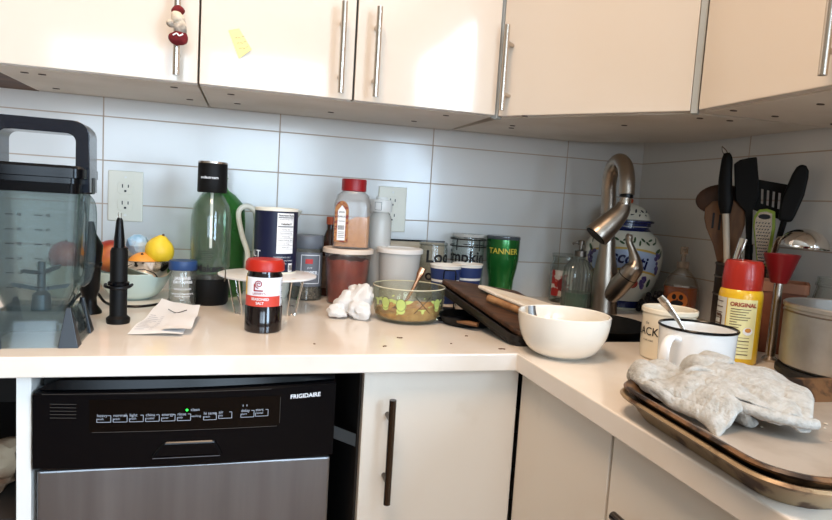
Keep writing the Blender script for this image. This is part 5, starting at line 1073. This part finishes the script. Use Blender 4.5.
u_ = uten('serving_scoop', 'thick black rounded handle leaning out of the crock towards the wall', 'utensil')
ol = [(0.0600, 0.3300), (0.0660, 0.3520), (0.0720, 0.3660), (0.0802, 0.3725), (0.0890, 0.3690), (0.0945, 0.3590), (0.0950, 0.3450), (0.0919, 0.3091), (0.0806, 0.2676), (0.0751, 0.2529), (0.0628, 0.252), (0.0500, 0.2554), (0.0511, 0.2968)]
ol = [(x * 0.97, z * 0.97 + 0.007) for x, z in ol]
bm = NB(); prism(bm, ol, -0.040, -0.022); obj('grip', bm, BK, u_, smooth=False, bevel=0.005, bseg=3)
bm = NB(); tube(bm, [(0.060, -0.031, 0.256), (0.046, -0.022, 0.16), (0.026, -0.008, 0.02)], [0.006, 0.005, 0.005], 12, 3); obj('shaft', bm, BK, u_)
u_ = uten('grater', 'narrow steel grater in a green frame at the front of the crock', 'grater')
ol = [(0.0056, 0.2417), (0.0056, 0.2607), (0.0135, 0.2739), (0.0279, 0.2768), (0.0429, 0.2715), (0.0463, 0.2383), (0.043, 0.1814), (0.0406, 0.1324), (0.0261, 0.1308), (0.0175, 0.179)]
bm = NB(); prism(bm, ol, -0.030, -0.024); obj('green_frame', bm, mat('lime_green', (138, 160, 52), 0.4), u_, smooth=False, bevel=0.002)
bm = NB(); inn = [(0.0086, 0.2400), (0.0090, 0.2560), (0.0150, 0.2680), (0.0265, 0.2710), (0.0375, 0.2670), (0.0400, 0.2383), (0.0365, 0.1814), (0.0345, 0.1344), (0.0270, 0.1338), (0.0195, 0.179)]
hole = [(0.0245 + 0.0115 * cos(a), 0.2600 + 0.0055 * sin(a)) for a in [pi + 0.55 - k * 2 * pi / 10 for k in range(10)]]
prism(bm, inn, -0.032, -0.0302, None, hole); bl_ = obj('grater_blade', bm, 'steel', u_, smooth=False)
bm = NB(); prism(bm, hole, -0.0312, -0.0301); obj('hole', bm, 'ink', bl_, smooth=False)
bm = NB(); pl = on_flat(0, -0.0325, 0)
for r_ in range(17):
    z = 0.247 - r_ * 0.0065
    for c_ in range(5):
        x0, x1 = 0.0115 + (0.247 - z) * 0.13, 0.037 - (0.247 - z) * 0.03
        x = x0 + (x1 - x0) * (c_ + 0.5 * (r_ % 2)) / 4.6; disc(bm, pl, x, z, 0.0022, 0.0011, 6, rot=0.8)
obj('teeth', bm, 'ink', bl_, smooth=False)
bm = NB(); tube(bm, [(0.034, -0.027, 0.133), (0.030, -0.020, 0.02)], 0.006, 10, 1); obj('handle', bm, BK, u_)
u_ = uten('soup_ladle', 'shiny steel ladle hanging its bowl out of the crock to the wall', 'ladle')
bm = NB()
vs = lathe(bm, [(0.0430, 0.0)] + [(0.043 * cos(pi / 2 * k / 10), 0.036 * sin(pi / 2 * k / 10)) for k in range(1, 10)] + [(0, 0.036)] + [(0.0415 * cos(pi / 2 * k / 10), 0.0345 * sin(pi / 2 * k / 10)) for k in range(9, 0, -1)] + [(0.0415, 0.0)], 44)
bmesh.ops.transform(bm, matrix=T(0.094, -0.088, 0.205) @ R(0.06, 'Y') @ R(-0.08, 'X'), verts=vs); obj('ladle_bowl', bm, 'chrome', u_)
bm = NB(); tube(bm, [(0.054, -0.082, 0.222), (0.050, -0.070, 0.205), (0.044, -0.046, 0.15), (0.032, -0.022, 0.02)], [0.004, 0.006, 0.0055, 0.004], 12, 4, flat=0.5); obj('handle', bm, 'steel', u_)
u_ = uten('flat_handle', 'flat pale steel handle leaning behind the red can cap', 'utensil')
bm = NB(); tube(bm, [(-0.0085, -0.036, 0.2124), (-0.0180, -0.036, 0.162), (-0.036, -0.022, 0.02)], 0.0075, 14, 1, flat=0.35, up=(0, 1, 0)); obj('handle', bm, 'chrome', u_)

# ------------------------------------------------------------------ baking sheets, towel, stock pot
bm = NB(); lathe(bm, [(0, 0), (0.100, 0), (0.104, 0.004), (0.104, 0.012), (0.100, 0.0155), (0, 0.0155)], 56); tag(obj('added_disc', bm, mat('disc_black', (14, 13, 13), 0.6)), 'round black disc added under the steel stock pot to fill the dark area', 'added_disc').location = (-0.158, -0.818, ZK)  # added disc, stands in for the black area below the pot
TX, TY = -0.439, -1.053
def sheet(label, z0, hx, hy, H, m, m2, rz, dx=0.0, dy=0.0):
    t = thing('baking_sheet', label, 'baking sheet', (TX + dx, TY + dy, ZK + z0), rz)
    bm = NB(); fl = 0.022
    secs = [rrect(hx - fl, hy - fl, 0, 0.04, 8), rrect(hx - 0.003, hy - 0.003, H - 0.003, 0.050, 8), rrect(hx + 0.002, hy + 0.002, H - 0.004, 0.054, 8), rrect(hx + 0.0045, hy + 0.0045, H - 0.001, 0.056, 8), rrect(hx + 0.002, hy + 0.002, H + 0.0015, 0.054, 8), rrect(hx - 0.004, hy - 0.004, H, 0.050, 8), rrect(hx - fl - 0.002, hy - fl - 0.002, 0.0022, 0.038, 8)]
    loft(bm, secs, cap=False); obj('rim', bm, m, t)
    bm = NB(); loft(bm, [rrect(hx - fl, hy - fl, 0.0002, 0.04, 8), rrect(hx - fl - 0.0015, hy - fl - 0.0015, 0.0024, 0.038, 8)]); obj('sheet_floor', bm, m2, t, smooth=False)
    return t
RUST = mat('burnt_rim', (156, 132, 100), 0.42, 0.3, rgb2=(84, 58, 38), nscale=30, ndetail=10, lo=0.50, hi=0.60)
RUST2 = mat('burnt_dark', (118, 84, 54), 0.38, 0.3, rgb2=(40, 26, 18), nscale=30, ndetail=10, lo=0.42, hi=0.52)
FLOOR = mat('worn_aluminium', (198, 188, 176), 0.42, 0.3, rgb2=(140, 120, 100), nscale=9, ndetail=8, lo=0.42, hi=0.78)
sheet('lower stained baking sheet resting on the worktop', 0.0005, 0.222, 0.145, 0.027, RUST, FLOOR, -4)
sheet('upper stained baking sheet nested in the lower one under the towel', 0.0105, 0.2195, 0.1425, 0.0265, RUST2, FLOOR, -4)
ZT_ = ZK + 0.0135
t = thing('stock_pot', 'large dull steel stock pot standing on an added black disc', 'pot', (-0.158, -0.818, ZK + 0.016), -50)
bm = NB(); pr = [(0, 0), (0.093, 0), (0.099, 0.005), (0.1, 0.02), (0.1, 0.096), (0.102, 0.098), (0.102, 0.103), (0.100, 0.105)]
lathe(bm, pr + [(0.098, 0.103), (0.0978, 0.02), (0.09, 0.004), (0, 0.003)], 72); obj('pot_body', bm, mat('dull_steel', (176, 172, 166), 0.36, 0.85, rgb2=(146, 140, 132), nscale=10, ndetail=8, rvar=0.15), t)
bm = NB(); tube(bm, [(0.0998 * cos(2 * pi * k / 72), 0.0998 * sin(2 * pi * k / 72), 0.091) for k in range(73)], 0.0016, 8, 1); obj('rim_bead', bm, 'steel_dark', t)
bm = NB(); tube(bm, [(0.075, 0.060, 0.08), (0.105, 0.085, 0.084), (0.125, 0.050, 0.084), (0.094, 0.020, 0.08)], 0.005, 10, 6); obj('handle', bm, 'steel', t)

def cloth_sheet(fn, nu, nv, th, amp, ds):
    bm = NB(); g = []
    for j in range(nv + 1):
        row = []
        for i in range(nu + 1):
            p = V(fn(i / nu, j / nv)); q = V((p.x * 0.8 + p.y * 0.5, p.y * 0.8 - p.x * 0.5, p.z)); p.z += amp * NZ.fractal(p * ds, 1.0, 2.0, 3) - 0.007 * (1 - min(1, abs(NZ.noise(V((q.x * 34, q.y * 13, 3.3)))) * 2.2)) ** 2; row.append(p)
        g.append(row)
    def nrm(i, j):
        a = g[j][min(i + 1, nu)] - g[j][max(i - 1, 0)]; b = g[min(j + 1, nv)][i] - g[max(j - 1, 0)][i]; q = a.cross(b); return q.normalized() if q.length > 1e-9 else V((0, 0, 1))
    def tk(i, j): return th / 2 * (0.2 + 0.8 * min(1, min(i, nu - i, j, nv - j) / 4) ** 0.5)
    tp = [[bm.verts.new(g[j][i] + nrm(i, j) * tk(i, j)) for i in range(nu + 1)] for j in range(nv + 1)]
    bt = [[bm.verts.new(g[j][i] - nrm(i, j) * tk(i, j)) for i in range(nu + 1)] for j in range(nv + 1)]
    for j in range(nv):
        for i in range(nu):
            bm.faces.new((tp[j][i], tp[j][i + 1], tp[j + 1][i + 1], tp[j + 1][i])); bm.faces.new((bt[j][i], bt[j + 1][i], bt[j + 1][i + 1], bt[j][i + 1]))
    for j in range(nv):
        bm.faces.new((tp[j][0], tp[j + 1][0], bt[j + 1][0], bt[j][0])); bm.faces.new((tp[j + 1][nu], tp[j][nu], bt[j][nu], bt[j + 1][nu]))
    for i in range(nu):
        bm.faces.new((tp[0][i + 1], tp[0][i], bt[0][i], bt[0][i + 1])); bm.faces.new((tp[nv][i], tp[nv][i + 1], bt[nv][i + 1], bt[nv][i]))
    return bm
def bez(P, t):
    P = [V(p) for p in P]
    while len(P) > 1: P = [a * (1 - t) + b * t for a, b in zip(P, P[1:])]
    return P[0]
t = thing('towel', 'crumpled pale grey terry towel heaped on the corner of the baking sheets', 'towel', (0, 0, 0), 0)
TOW = mat('grey_terry', (184, 182, 176), 0.95, rgb2=(164, 161, 153), nscale=120, bump=1.0, bscale=260, sheen=0.2)
# lower layer: draped over the sheet corner, then lying towards the camera
def low(u0, v0):
    a = bez([(-0.610, -0.878, 0.932), (-0.652, -0.930, 0.943), (-0.604, -0.970, 0.925), (-0.603, -1.032, 0.923)], u0)
    b = bez([(-0.566, -0.874, 0.934), (-0.560, -0.935, 0.952), (-0.548, -0.975, 0.942), (-0.533, -1.016, 0.924)], u0)
    p = a * (1 - v0) + b * v0
    p.z += 0.010 * sin(pi * v0) + 0.010 * math.exp(-((u0 - 0.12) / 0.16) ** 2) * sin(pi * min(1, v0 * 0.8 + 0.2)) + 0.004 * sin(v0 * 9 + u0 * 4)
    return p
obj('lower_fold', cloth_sheet(low, 46, 30, 0.017, 0.007, 34), TOW, t, sub=1)
# upper layer: one sheet folded over itself along its back edge
def upp(u0, v0):
    near = bez([(-0.586, -0.954, 0.946), (-0.572, -0.994, 0.946), (-0.550, -1.054, 0.940), (-0.504, -1.056, 0.935)], u0)
    far = bez([(-0.540, -0.925, 0.950), (-0.460, -0.897, 0.955), (-0.410, -0.935, 0.954), (-0.454, -1.012, 0.940)], u0)
    d = far - near
    if v0 < 0.5: q = v0 / 0.5; p = near + d * q; h = -0.006
    else: q = (1 - v0) / 0.5; p = near + d * (q * 1.02 - 0.02); h = 0.006
    edge = max(0, (q - 0.86) / 0.14)
    p.z += h * (1 - edge ** 2) + 0.008 * sin(pi * q) * (0.6 + 0.4 * sin(u0 * 5)) + 0.003 * math.exp(-(u0 / 0.12) ** 2)
    return p
bm = NB(); hem = [bez([(-0.588, -0.956, 0.944), (-0.576, -0.998, 0.943), (-0.552, -1.058, 0.937), (-0.502, -1.059, 0.933)], k / 12) for k in range(13)]
tube(bm, [(-0.545, -0.952, 0.960), (-0.558, -0.940, 0.961), (-0.574, -0.942, 0.956), (-0.584, -0.949, 0.950)] + [tuple(p) for p in hem], [0.003, 0.005, 0.006, 0.006] + [0.006] * 13, 12, 4); obj('rolled_hem', bm, TOW, t)
obj('upper_fold', cloth_sheet(upp, 46, 48, 0.0105, 0.005, 30), TOW, t, sub=1)
def pk_(u0, v0):
    a = bez([(-0.560, -0.905, 0.945), (-0.525, -0.900, 0.990), (-0.485, -0.890, 0.945)], u0); b = bez([(-0.550, -0.945, 0.955), (-0.510, -0.938, 0.974), (-0.470, -0.928, 0.955)], u0)
    p = a * (1 - v0) + b * v0; p.z += 0.006 * sin(v0 * pi) + 0.004 * sin(u0 * 14); return p
obj('peak_fold', cloth_sheet(pk_, 30, 20, 0.010, 0.004, 30), TOW, t, sub=1)

bm = NB(); random.seed(21)
for k in range(34): x, y = -0.455 + random.gauss(0, 0.03), -1.075 + random.gauss(0, 0.028); ball(bm, (x, y, ZT_ + 0.001), random.uniform(0.001, 0.0026), rz=0.001, seg=8, rings=5)
tag(obj('food_crumbs', bm, mat('crumb_pale', (214, 202, 184), 0.6)), 'pale wet crumbs scattered on the upper baking sheet by the pot', 'crumbs', kind='stuff')
bm = NB()
for (x, y, s) in ((-0.835, -0.515, 0.006), (-0.875, -0.577, 0.004), (-0.672, -0.598, 0.0065), (-0.70, -0.50, 0.003), (-0.590, -0.598, 0.006), (-0.565, -0.612, 0.004), (-0.57, -0.625, 0.003), (-0.99, -0.56, 0.002), (-0.75, -0.56, 0.002)):
    for q in range(3): ball(bm, (x + q * s * 0.55, y + random.uniform(-1, 1) * s * 0.3, ZK + 0.0008), s * random.uniform(0.3, 0.6), s * 0.3, 0.0009, 10, 6)
tag(obj('food_crumbs', bm, mat('crumb_brown', (92, 58, 32), 0.7)), 'brown crumbs and spills on the worktop near its front edge', 'crumbs', kind='stuff')
t = tag(obj('grocery_bag', (lambda b: (lumps(b, [((0, 0, 0.045), 0.07, 0.06, 0.048, (0, 0, 0))], 0.03, 18), b)[1])(NB()), mat('bag_plastic', (200, 184, 160), 0.3, rgb2=(150, 110, 84), nscale=22)), 'pale crinkled bag of groceries on the dark open shelf', 'bag'); t.location = (-1.496, -0.50, 0.649)
